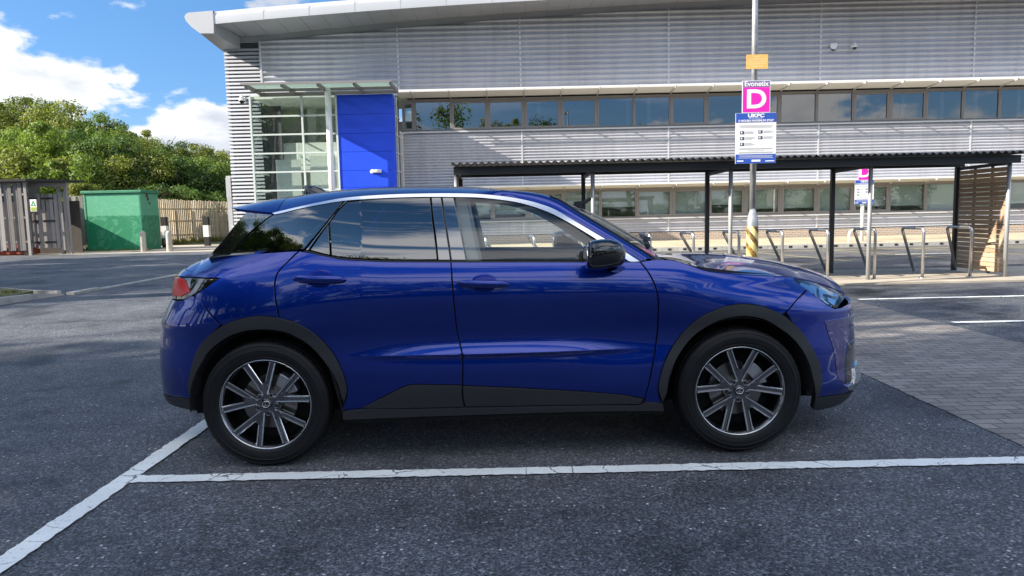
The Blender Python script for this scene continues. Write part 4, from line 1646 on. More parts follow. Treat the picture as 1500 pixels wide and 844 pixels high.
    for q, mir in ((o, False), (o2, True)):
        r, r2 = panel('red_lens', [(270.4, 408.4), (275.5, 418), (280, 427.5), (272, 431.5), (265, 434.8), ('C', 258, 434.8), ('C', 258, 408.4)], M['red_lens'], q, end='rear', off=0.004, grid=0.015, mirror=True, rim=0.01)
        bpy.data.objects.remove(r if mir else r2)
    panel('rear_bumper', [(283, 434), (303, 455), (323, 476.5), (312.4, 487), (298, 500), (287.5, 517), (280, 543), (276, 571), (278, 578), (286, 585.2), (265, 582), (246, 579.5), ('C', 243, 578), ('C', 257, 440), (266.5, 440.5)], paint, car, end='rear', ang=50)
    panel('rear_skirt', [(286, 586.5), (265, 583.3), (246, 580.8), ('C', 243, 579.3), ('C', 250, 592), (252, 594), (268, 598.5), (287.5, 603), (289, 595)], M['satin_black'], car, end='rear', off=0.002)
    # ---------------- black cladding
    panel('wheel_arch_trim', RA_OUT + [(507, 581), (505, 589)] + RA_IN[::-1] + [(282, 584)], M['satin_black'], car, off=0.013, gap=0.001, rim=0.03)
    panel('wheel_arch_trim', [(964, 570)] + FA_OUT[1:] + [(1197, 583), (1190, 599)] + FA_IN[::-1] + [(970, 588)], M['satin_black'], car, off=0.012, gap=0.001, rim=0.03)
    panel('door_cladding', [(528.5, 598.5), (560, 582.5), (586.7, 569), (597, 565), (607, 563.5), (640, 564), (676.4, 564.5), (676.5, 575), (677.5, 585), (680, 596), (600, 598), (560, 598.8)], M['satin_black'], car, off=0.006)
    panel('door_cladding', [(678, 565), (750, 568), (813, 571.5), (870, 575), (913, 579), (943, 584.5), (937, 592), (880, 592.5), (800, 593.7), (682, 595.8), (679, 585)], M['satin_black'], car, off=0.006)
    panel('sill_trim', [(502, 602.5), (530, 599.5), (600, 599), (680, 597), (800, 594.7), (880, 593.5), (938, 593), (945, 589), (970, 591), (973, 601.7), (900, 602.2), (813, 604), (680, 608), (560, 612.5), (503, 615)], M['satin_black'], car, off=0.012, rim=0.05)
    # ---------------- glass house
    Gb = dict(surf=Gs)
    panel('quarter_window', [(337, 371.8), (352, 356), (375, 334), (399, 315.5), (430, 307), (470, 299), (505, 293), (490, 311), (470, 336), (445, 365.8), (400, 367.5), (360, 370)], M['glass_rear'], car, off=-0.002, gap=0.003, **Gb)
    panel('quarter_window', [(454, 366.5), (467, 348), (481, 328), (482.2, 350), (483.5, 374), (470, 371)], M['glass_rear'], car, off=-0.002, gap=0.002, **Gb)
    panel('rear_window', [(485.5, 374.5), (484.2, 350), (483, 326), (494, 311), (508, 296), (540, 292.5), (580, 290.3), (630, 289.3), (633, 320), (637, 350), (640.5, 380.5), (600, 380.8), (560, 380.3), (520, 378.5), (500, 376.8)], M['glass_rear'], car, off=-0.002, gap=0.002, **Gb)
    panel('front_window', [(666, 289.5), (700, 290.3), (730, 293), (760, 298), (785, 305), (810, 315), (838, 330), (862, 345.5), (885, 361), (900, 371.5), (908, 381), (800, 381), (684, 381), (677, 345), (671, 315)], M['glass_front'], car, off=-0.002, gap=0.002, **Gb)
    panel('quarter_window', [(862, 349), (880, 361.5), (904, 376.5), (911, 381.5), (872, 381.5)], M['gloss_black'], car, off=0.001, gap=0.001, **Gb)
    panel('door_pillar_trim', [(632, 289.4), (646, 289.3), (650, 320), (655, 350), (659.5, 381), (642, 381), (639, 350), (635, 320)], M['pillar_gloss'], car, off=0.001, gap=0.0012, **Gb)
    panel('door_pillar_trim', [(648, 289.3), (664.5, 289.5), (669.5, 315), (675.5, 345), (682.5, 381), (661.5, 381), (657, 350), (652, 320)], M['pillar_gloss'], car, off=0.001, gap=0.0012, **Gb)
    panel('rear_pillar_trim', [(447.5, 366.5), (471.5, 336.5), (491, 311.5), (506.5, 293), (509, 294), (494, 309), (482, 326), (466.5, 346), (452, 366.3)], M['pillar_gloss'], car, off=0.001, gap=0.0008, **Gb)
    panel('rear_pillar_trim', [(303.5, 377.3), (322, 357), (342, 332), (360.5, 311), (378, 312.8), (398.5, 314.5), (374, 333.2), (351, 355), (335.5, 372.3), (320, 374.5)], M['pillar_gloss'], car, off=-0.001, gap=0.001, **Gb)
    CH_T = [(399, 312), (440, 302.3), (470, 295.8), (503, 290), (540, 286.6), (580, 284.5), (620, 283.5), (660, 283.2), (700, 284.2), (735, 287.2), (760, 291), (785, 296.8), (810, 305.7), (832, 318), (863, 336.5), (894, 354.8), (920, 372), (937, 383)]
    CH_B = [(403, 314.2), (440, 305.6), (470, 299.7), (503, 294.4), (540, 291.6), (580, 289.6), (620, 288.6), (660, 288.6), (700, 289.5), (735, 293), (760, 297), (785, 304), (810, 313.7), (832, 325.5), (863, 344), (890, 361.5), (912, 376), (922, 383)]
    panel('window_chrome', CH_T + CH_B[::-1], M['chrome'], car, off=0.005, gap=0.0, rim=0.012, step=0.012, ang=60, grid=0.03, **Gb)
    panel('belt_seal', [(447, 366.6), (484, 375.2), (500, 377.6), (530, 380), (560, 381.4), (640, 381.8), (760, 382), (922, 382.3), (936, 383.2), (936, 384.6), (760, 384.6), (640, 384.4), (560, 383.6), (530, 382.2), (500, 380.2), (484, 377.6), (445, 368.2)], M['black_metal'], car, off=0.004, gap=0.0, rim=0.02, step=0.012, ang=60, **Gb)
    # dark seal behind the glass edges
    # ---------------- roof, windscreen pillars, spoiler, screens: lofted
    U_px = {0: None}
    st = [(407, 311.3), (440, 302), (470, 295.5), (503, 289.8), (540, 286.4), (580, 284.3), (620, 283.3), (660, 283), (700, 284), (735, 287), (760, 290.8), (785, 296.6), (810, 305.5), (832, 317.8), (863, 336.3), (894, 354.6), (920, 371.8), (937, 382.8)]
    up = [None] * 9 + [(735, 279.2), (765, 280.5), (795, 285.2), (821, 294.5), (846, 310.5), (880, 331), (912, 350.3), (938, 366), (959, 380)]
    sil = [(345, 309.5), (365, 302), (385, 297), (405, 292.7), (440, 286.7), (490, 280), (540, 276), (580, 274.7), (620, 274.3), (660, 274.3), (700, 275), (730, 276.6), (760, 279.2)]
    sil2 = [(800, 286), (832, 297), (856, 307), (880, 317.6), (916, 338), (952, 358), (985.6, 378.8)]
    q = [cat_y(a, b, -0.34) for a, b in sil] + [cat_y(a, b, -0.05) for a, b in sil2]
    sx, sz = gsm(np.array([p.x for p in q]), np.array([p.z for p in q]), 300, 0.04)
    rows = []
    for k, (a, b) in enumerate(st):
        x, z = lift(a, b, Gs)
        L = Vector((x, -float(Gs(x, z)) - 0.004, z))
        if up[k] is None:
            c = Vector((x, 0, float(np.interp(x, sx, sz)) + 0.004))
            H, Us = None, None
        else:
            ux, uz = lift(up[k][0], up[k][1], lambda X, Z: Gs(X, Z) - 0.035)
            Us = Vector((ux, -float(Gs(ux, uz)) + 0.035, uz))
            w = (k - 8) / 9
            xc = ux + 0.10 * w
            c = Vector((xc, 0, float(np.interp(xc, sx, sz))))
        rows.append((L, Us, c, k))

    def crown(s, p=5.0):
        return 1 - (1 - s) ** p
    full = []
    NS, NT_ = 6, 16
    for L, Us, c, k in rows:
        r = []
        if Us is None:
            s1 = 0.16
            for i in range(NS + 1):
                s = s1 * i / NS
                r.append(Vector((L.x + (c.x - L.x) * s, L.y * (1 - s), L.z + (c.z - L.z) * crown(s))))
            for i in range(1, NT_ + 1):
                s = s1 + (1 - s1) * i / NT_
                r.append(Vector((L.x + (c.x - L.x) * s, L.y * (1 - s), L.z + (c.z - L.z) * crown(s))))
        else:
            for i in range(NS + 1):
                s = i / NS
                p = L.lerp(Us, s)
                bulge = math.sin(math.pi * s) * 0.016
                p += Vector((0, -bulge * 0.8, bulge * 0.6))
                r.append(p)
            for i in range(1, NT_ + 1):
                s = i / NT_
                e = 1 - (1 - s) ** 2.2
                r.append(Vector((Us.x + (c.x - Us.x) * e, Us.y * (1 - s), Us.z + (c.z - Us.z) * e)))
        full.append(r)
    # densify along x by Catmull-Rom
    dense, tags = [], []
    SUB = 5
    for i in range(len(full) - 1):
        i0, i3 = max(0, i - 1), min(len(full) - 1, i + 2)
        for s in range(SUB):
            t = s / SUB
            r = []
            for p0, p1, p2, p3 in zip(full[i0], full[i], full[i + 1], full[i3]):
                r.append(0.5 * ((2 * p1) + (p2 - p0) * t + (2 * p0 - 5 * p1 + 4 * p2 - p3) * t * t + (3 * p1 - p0 - 3 * p2 + p3) * t ** 3))
            dense.append(r)
            tags.append(i + t)
    dense.append(full[-1])
    tags.append(len(full) - 1.0)
    HDR = 11.4
    ih = min(range(len(tags)), key=lambda i: abs(tags[i] - HDR))
    nc = NS + NT_ + 1

    def sym(rows_, c0, c1):
        """full-width grid from near-side columns c0..c1 (c1 = centre) and their mirror"""
        out = []
        for r in rows_:
            near = [r[j] for j in range(c0, c1 + 1)]
            far = [Vector((p.x, -p.y, p.z)) for p in near[::-1]]
            out.append(near + far[1:])
        return out
    mb = MB()
    mb.grid(sym(dense[:ih + 1], 0, nc - 1), 0, True, flip=False)
    strip = [r[:NS + 1] for r in dense[ih:]]
    mb.grid(strip, 0, True, flip=False)
    mb.grid([[Vector((p.x, -p.y, p.z)) for p in r] for r in strip], 0, True, flip=True)
    bmx = mb.build('roof', paint, car)
    weld(bmx, 0.0006)
    # dark roof lining and windscreen pillar backs, so the cabin has thickness
    lin = []
    for r in dense[:ih + 1]:
        lin.append([Vector((p.x, p.y * 0.985, p.z - 0.035)) for p in r])
    lm = MB().grid(sym(lin, 1, nc - 1), 0, True, flip=True)
    strip2 = [[Vector((p.x - 0.02, p.y * 0.96, p.z - 0.02)) for p in r[:NS + 1]] for r in dense[ih:]]
    lm.grid(strip2, 0, True, flip=True)
    lm.grid([[Vector((p.x, -p.y, p.z)) for p in r] for r in strip2], 0, True)
    lm.build('roof_lining', M['trim_pale'], car)
    gm = MB().grid(sym([[p + Vector((0, 0, -0.004)) for p in r] for r in dense[ih:]], NS, nc - 1), 0, True)
    gm.build('windscreen', M['glass_screen'], car)
    # bright edge strip beside the windscreen
    for sg in (1, -1):
        pts = [Vector((r[NS].x, sg * r[NS].y, r[NS].z + 0.003)) for r in dense[ih:]]
        MB().tube(pts, 0.006, 6).build('windscreen_seal', M['black_metal'], car)
    # spoiler: continues the roof rearwards, with a lip underneath
    r0 = dense[0]
    tip = cat_y(356, 308.5, -0.30)
    rows_s = []
    for i in range(9):
        t = i / 8
        r = []
        for p in r0:
            s = 1 - abs(p.y / r0[0].y)
            edge = 1 - s
            x1 = tip.x + 0.06 * edge ** 4 - 0.02 * s
            z1 = tip.z + 0.012 + 0.02 * s
            xx = p.x - 0.004 + (x1 - p.x) * t
            zz = p.z + (z1 - p.z) * (t ** 1.35) - 0.0
            r.append(Vector((xx, p.y * (1 - 0.10 * t), zz)))
        rows_s.append(r)
    top = sym(rows_s, 0, nc - 1)
    sp = MB().grid(top, 0, True, flip=True)
    low = [[Vector((p.x + (0.02 if i == 8 else 0.0), p.y * 0.995, p.z - 0.008 - 0.020 * (1 - i / 8))) for p in r] for i, r in enumerate(top)]
    sp.grid(low, 0, True, flip=False)
    sp.grid([top[-1], low[-1]], 0, False, flip=True)
    sp.grid([[r[0] for r in top], [r[0] for r in low]], 0, False)
    sp.grid([[r[-1] for r in top], [r[-1] for r in low]], 0, False, flip=True)
    sp.build('spoiler', paint, car)
    # rear screen
    e_px = [(361, 311.5), (350, 324), (340, 336.5), (329, 350), (316, 364), (303, 378.5)]
    rws = []
    for k, (a, b) in enumerate(e_px):
        x, z = lift(a, b, Gs)
        y = -float(Gs(x, z)) + 0.004
        r = []
        for i in range(13):
            s = i / 12
            r.append(Vector((x - 0.11 * (1 - (1 - s) ** 2.4), y * (1 - s), z + 0.01 * s)))
        rws.append(r)
    MB().grid(sym(rws, 0, 12), 0, True, flip=True).build('rear_screen', M['glass_rear'], car)

    # ---------------- bonnet
    e_px = [(986, 381.2), (1008, 387.6), (1032.6, 396), (1062, 400), (1101, 402.5), (1135, 404), (1163, 406), (1180, 409.3), (1200, 414.5), (1220, 421.5), (1238, 429.5)]
    hs = [(992, 373.5), (1015, 369.5), (1050, 369.6), (1088, 373.7), (1125, 379.3), (1162.7, 388.7), (1190.7, 398.5), (1215, 410.5), (1240, 427)]
    q = [cat_y(a, b, 0.10) for a, b in hs]
    hx, hz = gsm(np.array([p.x for p in q]), np.array([p.z for p in q]), 200, 0.05)
    rws = []
    E = []
    for a, b in e_px:
        x, z = lift(a, b, Bs)
        E.append(Vector((x, -float(Bs(x, z)) + 0.001, z)))
    Ed = []
    for i in range(len(E) - 1):
        for s in range(4):
            t = s / 4
            p0, p1, p2, p3 = E[max(0, i - 1)], E[i], E[i + 1], E[min(len(E) - 1, i + 2)]
            Ed.append(0.5 * ((2 * p1) + (p2 - p0) * t + (2 * p0 - 5 * p1 + 4 * p2 - p3) * t * t + (3 * p1 - p0 - 3 * p2 + p3) * t ** 3))
    Ed.append(E[-1])
    n = len(Ed)
    xa, xb = Ed[0].x + 0.10, float(np.interp(Ed[-1].z, FZ, FX)) + EXF - 0.012
    for i, e in enumerate(Ed):
        f = (e.x - Ed[0].x) / (Ed[-1].x - Ed[0].x)
        cxx = xa + (xb - xa) * f
        cz = float(np.interp(cxx, hx, hz))
        if cxx > hx[-1]:
            cz = max(Ed[-1].z + 0.012, hz[-1] - (cxx - hx[-1]) * 0.35)
        r = []
        for k in range(19):
            s = k / 18
            g = 1 - (1 - s) ** 2.0
            # raised power line either side of a flatter middle
            ridge = 0.002 * math.exp(-((s - 0.30) / 0.10) ** 2) * (1 - f * 0.6)
            r.append(Vector((e.x + (cxx - e.x) * (1 - (1 - s) ** 1.8), e.y * (1 - s), e.z + (cz - e.z) * g + ridge)))
        rws.append(r)
    bn = MB().grid(sym(rws, 0, 18), 0, True)
    # turned-down edges
    for sg in (1, -1):
        ed = [Vector((p.x, sg * p.y, p.z)) for p in Ed]
        bn.grid([ed, [Vector((p.x, p.y * 0.992, p.z - 0.02)) for p in ed]], 0, True, flip=(sg > 0))
    fr = sym([rws[-1]], 0, 18)[0]
    bn.grid([fr, [p + Vector((-0.012, 0, -0.018)) for p in fr], [p + Vector((-0.05, 0, -0.03)) for p in fr]], 0, True)
    bn.build('bonnet', paint, car)
    # cowl under the windscreen and the wipers lying on it
    cw = MB()
    base = [Vector((r[0].x, 0, 0)) for r in rws[:1]]
    wr = dense[-1]
    back_edge = sym([wr], NS, nc - 1)[0]
    front_edge = sym([rws[0]], 0, 18)[0]
    m_ = len(back_edge)
    fe = []
    for i in range(m_):
        t = i / (m_ - 1) * (len(front_edge) - 1)
        j = min(int(t), len(front_edge) - 2)
        fe.append(front_edge[j].lerp(front_edge[j + 1], t - j))
    cw.grid([[p + Vector((-0.02, 0, -0.012)) for p in back_edge], [(a + b) / 2 + Vector((0, 0, -0.035)) for a, b in zip(back_edge, fe)], [p + Vector((0.02, 0, -0.02)) for p in fe]], 0, True)
    cw.build('cowl', M['satin_black'], car)
    for y0, y1 in ((0.10, -0.48), (0.62, 0.06)):
        wm = MB()
        xw = wr[-1].x
        zc = wr[-1].z
        zw = lambda y: wr[NS].z + (zc - wr[NS].z) * (1 - (abs(y) / abs(wr[NS].y)) ** 2.2)
        wm.tube([(xw + 0.05 - 0.12 * (y0 / 0.8) ** 2, y0, zw(y0) + 0.012), (xw + 0.0, y0 - 0.05, zw(y0) + 0.035), (xw - 0.03 - 0.10 * (y1 / 0.8) ** 2, y1, zw(y1) + 0.03)], [0.014, 0.012, 0.006], 8)
        wm.bar((xw - 0.035 - 0.10 * (y0 / .8) ** 2, y0 - 0.06, zw(y0) + 0.016), (xw - 0.04 - 0.12 * (y1 / .8) ** 2, y1 - 0.1, zw(y1) + 0.018), 0.012, 0.02)
        wm.lathe([(0.0, 0.03), (0.022, 0.028), (0.026, 0.0)], 14, 0, 'z')
        nvz = 15 * 0
        o = wm.build('wiper', M['black_metal'], car, fix=True)
        # the pivot cap sits on the cowl at the arm's root
        vs = o.data.vertices
        for v in vs[-14 * 3:]:
            v.co += Vector((xw + 0.05 - 0.12 * (y0 / 0.8) ** 2, y0, zw(y0) - 0.004))

    # ---------------- headlamps
    HL = [(1163.5, 409), (1182, 411.5), (1199, 416), (1220, 423.5), (1238.5, 432), (1238, 437), (1232, 444), (1226, 451), (1218, 449.5), (1210.5, 445), (1196, 433.5), (1182, 422.3)]
    a, b = panel('headlamp', HL, M['lamp_lens'], car, end='front', gap=0.002, off=0.0, grid=0.015, ang=60)
    for q, mir in ((a, 0), (b, 1)):
        subs = []
        subs.append(panel('housing', HL, M['lamp_grey'], car, end='front', off=-0.035, gap=0.0, rim=0.002, grid=0.02, ang=60))
        subs.append(panel('reflector', [(1168, 411), (1184, 414), (1199, 419.5), (1205, 431), (1208, 441), (1196, 431), (1184, 421.5)], M['lamp_silver'], car, end='front', off=-0.026, gap=0.0, rim=0.005, ang=60))
        subs.append(panel('light_bar', [(1203, 420), (1219, 426.5), (1232, 433), (1227, 435), (1216, 431.5), (1209, 431), (1211, 440), (1219, 446), (1214, 445), (1206, 438.5), (1203, 429)], M['lamp_silver'], car, end='front', off=-0.012, gap=0.0, rim=0.008, step=0.01, ang=60))
        subs.append(panel('light_bar', [(1215, 435.5), (1223, 437.5), (1229, 441), (1225, 447), (1218, 442)], M['lamp_silver'], car, end='front', off=-0.014, gap=0.0, rim=0.008, step=0.01, ang=60))
        for s in subs:
            keep, drop = (s[1], s[0]) if mir else (s[0], s[1])
            bpy.data.objects.remove(drop)
            keep.parent = q

    # ---------------- wheels
    hub0 = make_wheel(car)
    for i, (x, y, rot, turn) in enumerate(((-1.29, -TRACK, 9, 0), (1.29, -TRACK, 0, 0), (-1.29, TRACK, 20, 1), (1.29, TRACK, 50, 1))):
        w = hub0 if i == 0 else copy_tree(hub0, car)
        w.location = (x, y, HUB_Z)
        w.rotation_euler = (0, math.radians(-rot), math.pi if turn else 0)

    # ---------------- handles and mirror
    for (px, py) in ((468, 408.3), (708, 415.2)):
        for sg in (-1, 1):
            make_handle(car, px, py, sg)
    for sg in (-1, 1):
        make_mirror(car, sg)
    # ---------------- shark-fin aerial
    p0, p1 = cat_y(447, 283, 0.0), cat_y(487, 281, 0.0)
    zt = cat_y(452, 272.5, 0).z
    fin = MB()
    rws = []
    for i in range(9):
        t = i / 8
        xx = p0.x + (p1.x - p0.x) * t
        hgt = (zt - p0.z + 0.03) * (1 - t ** 2.2) + 0.004
        wd = 0.034 * math.sin(math.pi * (0.12 + 0.88 * t) * 0.5 + 0.35) * (1 - t ** 4) + 0.004
        zb = p0.z - 0.03 + (p1.z - p0.z) * t
        rws.append([Vector((xx, -wd, zb)), Vector((xx, -wd * 0.75, zb + hgt * 0.45)), Vector((xx, -wd * 0.38, zb + hgt * 0.88)), Vector((xx, 0, zb + hgt)), Vector((xx, wd * 0.38, zb + hgt * 0.88)), Vector((xx, wd * 0.75, zb + hgt * 0.45)), Vector((xx, wd, zb))])
    fin.grid(rws, 0, True)
    fin.f.append(tuple(range(len(fin.v) - 63, len(fin.v) - 56)))
    fin.m.append(0)
    fin.s.append(False)
    fin.build('aerial', M['gloss_black'], car, fix=True)

    # ---------------- dark inner body and underside
    sh = MB()
    xs = np.linspace(-1.72, 1.78, 60)
    for sg in (-1, 1):
        rws = []
        for x in xs:
            dw = min(abs(x - 1.29), abs(x + 1.29))
            zb = 0.27
            if dw < 0.40:
                zb = max(zb, HUB_Z + math.sqrt(max(0, 0.40 ** 2 - dw ** 2)))
            T = float(np.interp(x, TX, TZ)) - 0.006
            zt_ = max(zb + 0.01, T)
            rws.append([Vector((x, sg * (float(Bs(x, z)) - 0.02 - 0.004 * (z > T - 0.02)), z)) for z in np.linspace(zb, zt_, 10)])
        sh.grid(rws, 0, True, flip=(sg > 0))
    # floor pan
    sh.box((-1.80, -0.55, 0.22), (1.84, 0.55, 0.34))
    sh.box((-0.88, -0.82, 0.215), (0.88, 0.82, 0.30))
    sh.box((-1.84, -0.45, 0.34), (-1.76, 0.45, 0.70))
    sh.box((1.80, -0.45, 0.34), (1.88, 0.45, 0.78))
    sh.build('underbody', M['void'], car)
    # wheel-arch liners
    for xw in (-1.29, 1.29):
        for sg in (-1, 1):
            rws = []
            for k in range(25):
                a = math.radians(-4 + 188 * k / 24)
                rws.append([Vector((xw + 0.405 * math.cos(a), sg * 0.885, HUB_Z + 0.405 * math.sin(a))), Vector((xw + 0.40 * math.cos(a), sg * 0.60, HUB_Z + 0.40 * math.sin(a))), Vector((xw, sg * 0.58, HUB_Z))])
            MB().grid(rws, 0, True, flip=(sg < 0)).build('arch_liner', M['void'], car)
    make_interior(car)
    return car


def weld(o, d):
    bm = bmesh.new()
    bm.from_mesh(o.data)
    bmesh.ops.remove_doubles(bm, verts=bm.verts, dist=d)
    bm.to_mesh(o.data)
    bm.free()


def make_wheel(car):
    """hub at origin, outer face towards -y"""
    hub = link('wheel', None, car)
    R = 0.3465
    tm = MB()
    prof = [(0.243, 0.095), (0.252, 0.108), (0.285, 0.114), (0.318, 0.110), (0.336, 0.098), (0.3435, 0.080), (0.3455, 0.062),
            (0.3365, 0.060), (0.3365, 0.052), (R, 0.050), (R, 0.018), (0.3375, 0.016), (0.3375, 0.006), (R, 0.004)]
    prof = prof + [(r, -h) for r, h in prof[::-1]]
    NSEG = 180
    tm.lathe(prof, NSEG, 0, 'y', True)
    # shoulder blocks and sipes
    k0 = len(prof)
    for k in range(NSEG):
        if k % 3 == 0:
            for j, (r, h) in enumerate(prof):
                if 0.330 < r < 0.3456 and abs(h) > 0.061:
                    v = tm.v[k * k0 + j]
                    f = 0.990 if r > 0.34 else 0.995
                    tm.v[k * k0 + j] = (v[0] * f, v[1], v[2] * f)
        # raised sidewall ring detail
    # fine raised rings on the outer sidewall
    for rr, hh in ((0.262, -0.1105), (0.300, -0.1135), (0.323, -0.108)):
        tm.lathe([(rr - 0.0035, hh + 0.002), (rr - 0.0015, hh - 0.0022), (rr + 0.0015, hh - 0.0022), (rr + 0.0035, hh + 0.002)], 120, 0, 'y', True)
    tm.build('tyre', M['tyre'], hub, fix=True)
    rm = MB()
    yo = -0.098
    rm.lathe([(0.2475, yo + 0.012), (0.2480, yo + 0.001), (0.2455, yo - 0.002), (0.2425, yo - 0.001), (0.240, yo + 0.004), (0.2335, yo + 0.011), (0.2300, yo + 0.020), (0.226, yo + 0.07), (0.222, yo + 0.16), (0.236, yo + 0.19)],
             120, 0, 'y', True, mids=[0, 1, 1, 0, 0, 1, 1, 2, 2])
    rim = rm.build('rim', [M['wheel_dark'], M['wheel_bright'], M['wheel_dark']], hub)
    # inside of barrel must face the axle
    bm = bmesh.new()
    bm.from_mesh(rim.data)
    bmesh.ops.recalc_face_normals(bm, faces=bm.faces)
    bm.to_mesh(rim.data)
    bm.free()
    # spokes: five forked pairs
    ends = [87.0 - 72 * k for k in range(5)]
    for k, ce in enumerate(ends):
        sp = MB()
        for sgn in (1, -1):
            a0 = math.radians(ce)
            a1 = math.radians(ce + sgn * 18.0)
            p0 = Vector((math.cos(a0) * 0.056, 0, math.sin(a0) * 0.056))
            p1 = Vector((math.cos(a1) * 0.2345, 0, math.sin(a1) * 0.2345))
            # the two arms share the root, spread from r=0.1
            rows_ = []
            for i in range(9):
                t = i / 8
                r = 0.046 + (0.2345 - 0.046) * t
                am = math.radians(ce + sgn * (6.0 + 12.0 * min(1, (t / 0.32)) ** 0.9 if t < 0.32 else ce * 0 + 18.0)) if False else None
                p = p0.lerp(p1, t)
                d = (p1 - p0).normalized()
                side = Vector((-d.z, 0, d.x))
                w = 0.0180 + 0.0022 * t
                yf = yo + 0.020 - 0.017 * (t ** 1.5) + (0.0005 if sgn > 0 else 0)
                outer = sgn      # edge away from the fork
                row = []
                for (wf, dy) in ((-1.0, 0.034), (-0.93, 0.003), (-0.80, 0.0), (-0.52, 0.0), (-0.40, 0.007), (0.34, 0.007), (0.46, 0.0005), (0.86, 0.0), (1.0, 0.006), (1.0, 0.034)):
                    row.append(p + side * (w * wf * outer) + Vector((0, yf + dy, 0)))
                rows_.append(row)
            flip = (sgn > 0)
            nrow, ncol = len(rows_), len(rows_[0])
            vs = [q for r_ in rows_ for q in r_]
            b = len(sp.v)
            sp.v += [tuple(v) for v in vs]
            bright = {1, 2, 6, 7}
            for i in range(nrow - 1):
                for j in range(ncol - 1):
                    q = (b + i * ncol + j, b + i * ncol + j + 1, b + (i + 1) * ncol + j + 1, b + (i + 1) * ncol + j)
                    sp.f.append(q if flip else q[::-1])
                    sp.m.append(1 if (j in (6, 1) or (j == 2 and i > 2)) else 0)
                    sp.s.append(False)
            e = b + (nrow - 1) * ncol
            sp.f.append(tuple(range(e, e + ncol)))
            sp.m.append(0)
            sp.s.append(False)
        # web filling the fork's root
        pts = []
        c = math.radians(ce)
        for a, r in ((-9, 0.05), (-11.5, 0.098), (0, 0.118), (11.5, 0.098), (9, 0.05)):
            aa = math.radians(ce + a)
            pts.append((math.cos(aa) * r, math.sin(aa) * r))
        sp.prism(pts, yo + 0.0185, yo + 0.05, 0)
        sp.build('spoke', [M['wheel_dark'], M['wheel_bright']], hub)
    hb = MB()
    hb.lathe([(0.0, yo + 0.020), (0.052, yo + 0.020), (0.060, yo + 0.026), (0.064, yo + 0.05), (0.064, yo + 0.10)], 60, 0, 'y', False)
    hb.build('hub', M['wheel_dark'], hub, fix=True)
    cap = MB()
    cap.lathe([(0.0, yo + 0.008), (0.024, yo + 0.009), (0.029, yo + 0.012), (0.031, yo + 0.022)], 40, 0, 'y', True)
    co = cap.build('centre_cap', M['gloss_black'], hub, fix=True)
    # emblem: an oval ring with a slanted hooked stroke
    em = MB()
    pts = [(0.0205 * math.cos(a), yo + 0.0075, 0.0165 * math.sin(a)) for a in [2 * math.pi * i / 32 for i in range(33)]]
    em.tube(pts, 0.0016, 6)
    em.bar((0.006, yo + 0.0072, 0.014), (-0.010, yo + 0.0072, -0.006), 0.0035, 0.003, up=(0, 1, 0))
    em.bar((-0.011, yo + 0.0072, -0.0065), (0.017, yo + 0.0072, -0.0065), 0.0035, 0.003, up=(0, 1, 0))
    em.build('emblem', M['wheel_bright'], co)
    for k in range(5):
        a = math.radians(51 - 72 * k)
        x, z = 0.052 * math.cos(a), 0.052 * math.sin(a)
        bt = MB()
        bt.lathe([(0.0115, yo + 0.0185), (0.0135, yo + 0.017), (0.0155, yo + 0.0185), (0.0155, yo + 0.03)], 18, 1, 'y', True)
        bt.lathe([(0.0, yo + 0.016), (0.0065, yo + 0.016), (0.0085, yo + 0.019), (0.0085, yo + 0.03)], 6, 0, 'y', False)
        bt.v = [(v[0] + x, v[1], v[2] + z) for v in bt.v]
        bt.build('wheel_bolt', [M['black_metal'], M['wheel_dark']], hub, fix=True)
    ds = MB()
    ds.lathe([(0.075, -0.012), (0.150, -0.012), (0.152, -0.008), (0.152, 0.012), (0.075, 0.012)], 72, 0, 'y', False)
    ds.lathe([(0.0, -0.045), (0.072, -0.045), (0.076, -0.04), (0.076, -0.01)], 48, 0, 'y', False)
    ds.build('brake_disc', M['disc'], hub, fix=True)
    cl = MB()
    poly = []
    for a in range(10, 62, 6):
        poly.append((0.172 * math.cos(math.radians(a)), 0.172 * math.sin(math.radians(a))))
    for a in range(58, 8, -6):
        poly.append((0.100 * math.cos(math.radians(a)), 0.100 * math.sin(math.radians(a))))
    cl.prism(poly, -0.042, 0.03)
    cl.build('brake_caliper', M['caliper'], hub, fix=True, bevel=0.006)
    bk = MB().lathe([(0.0, 0.06), (0.225, 0.06)], 40, 0, 'y', False)
    bk.build('backplate', M['void'], hub, fix=True)
    return hub


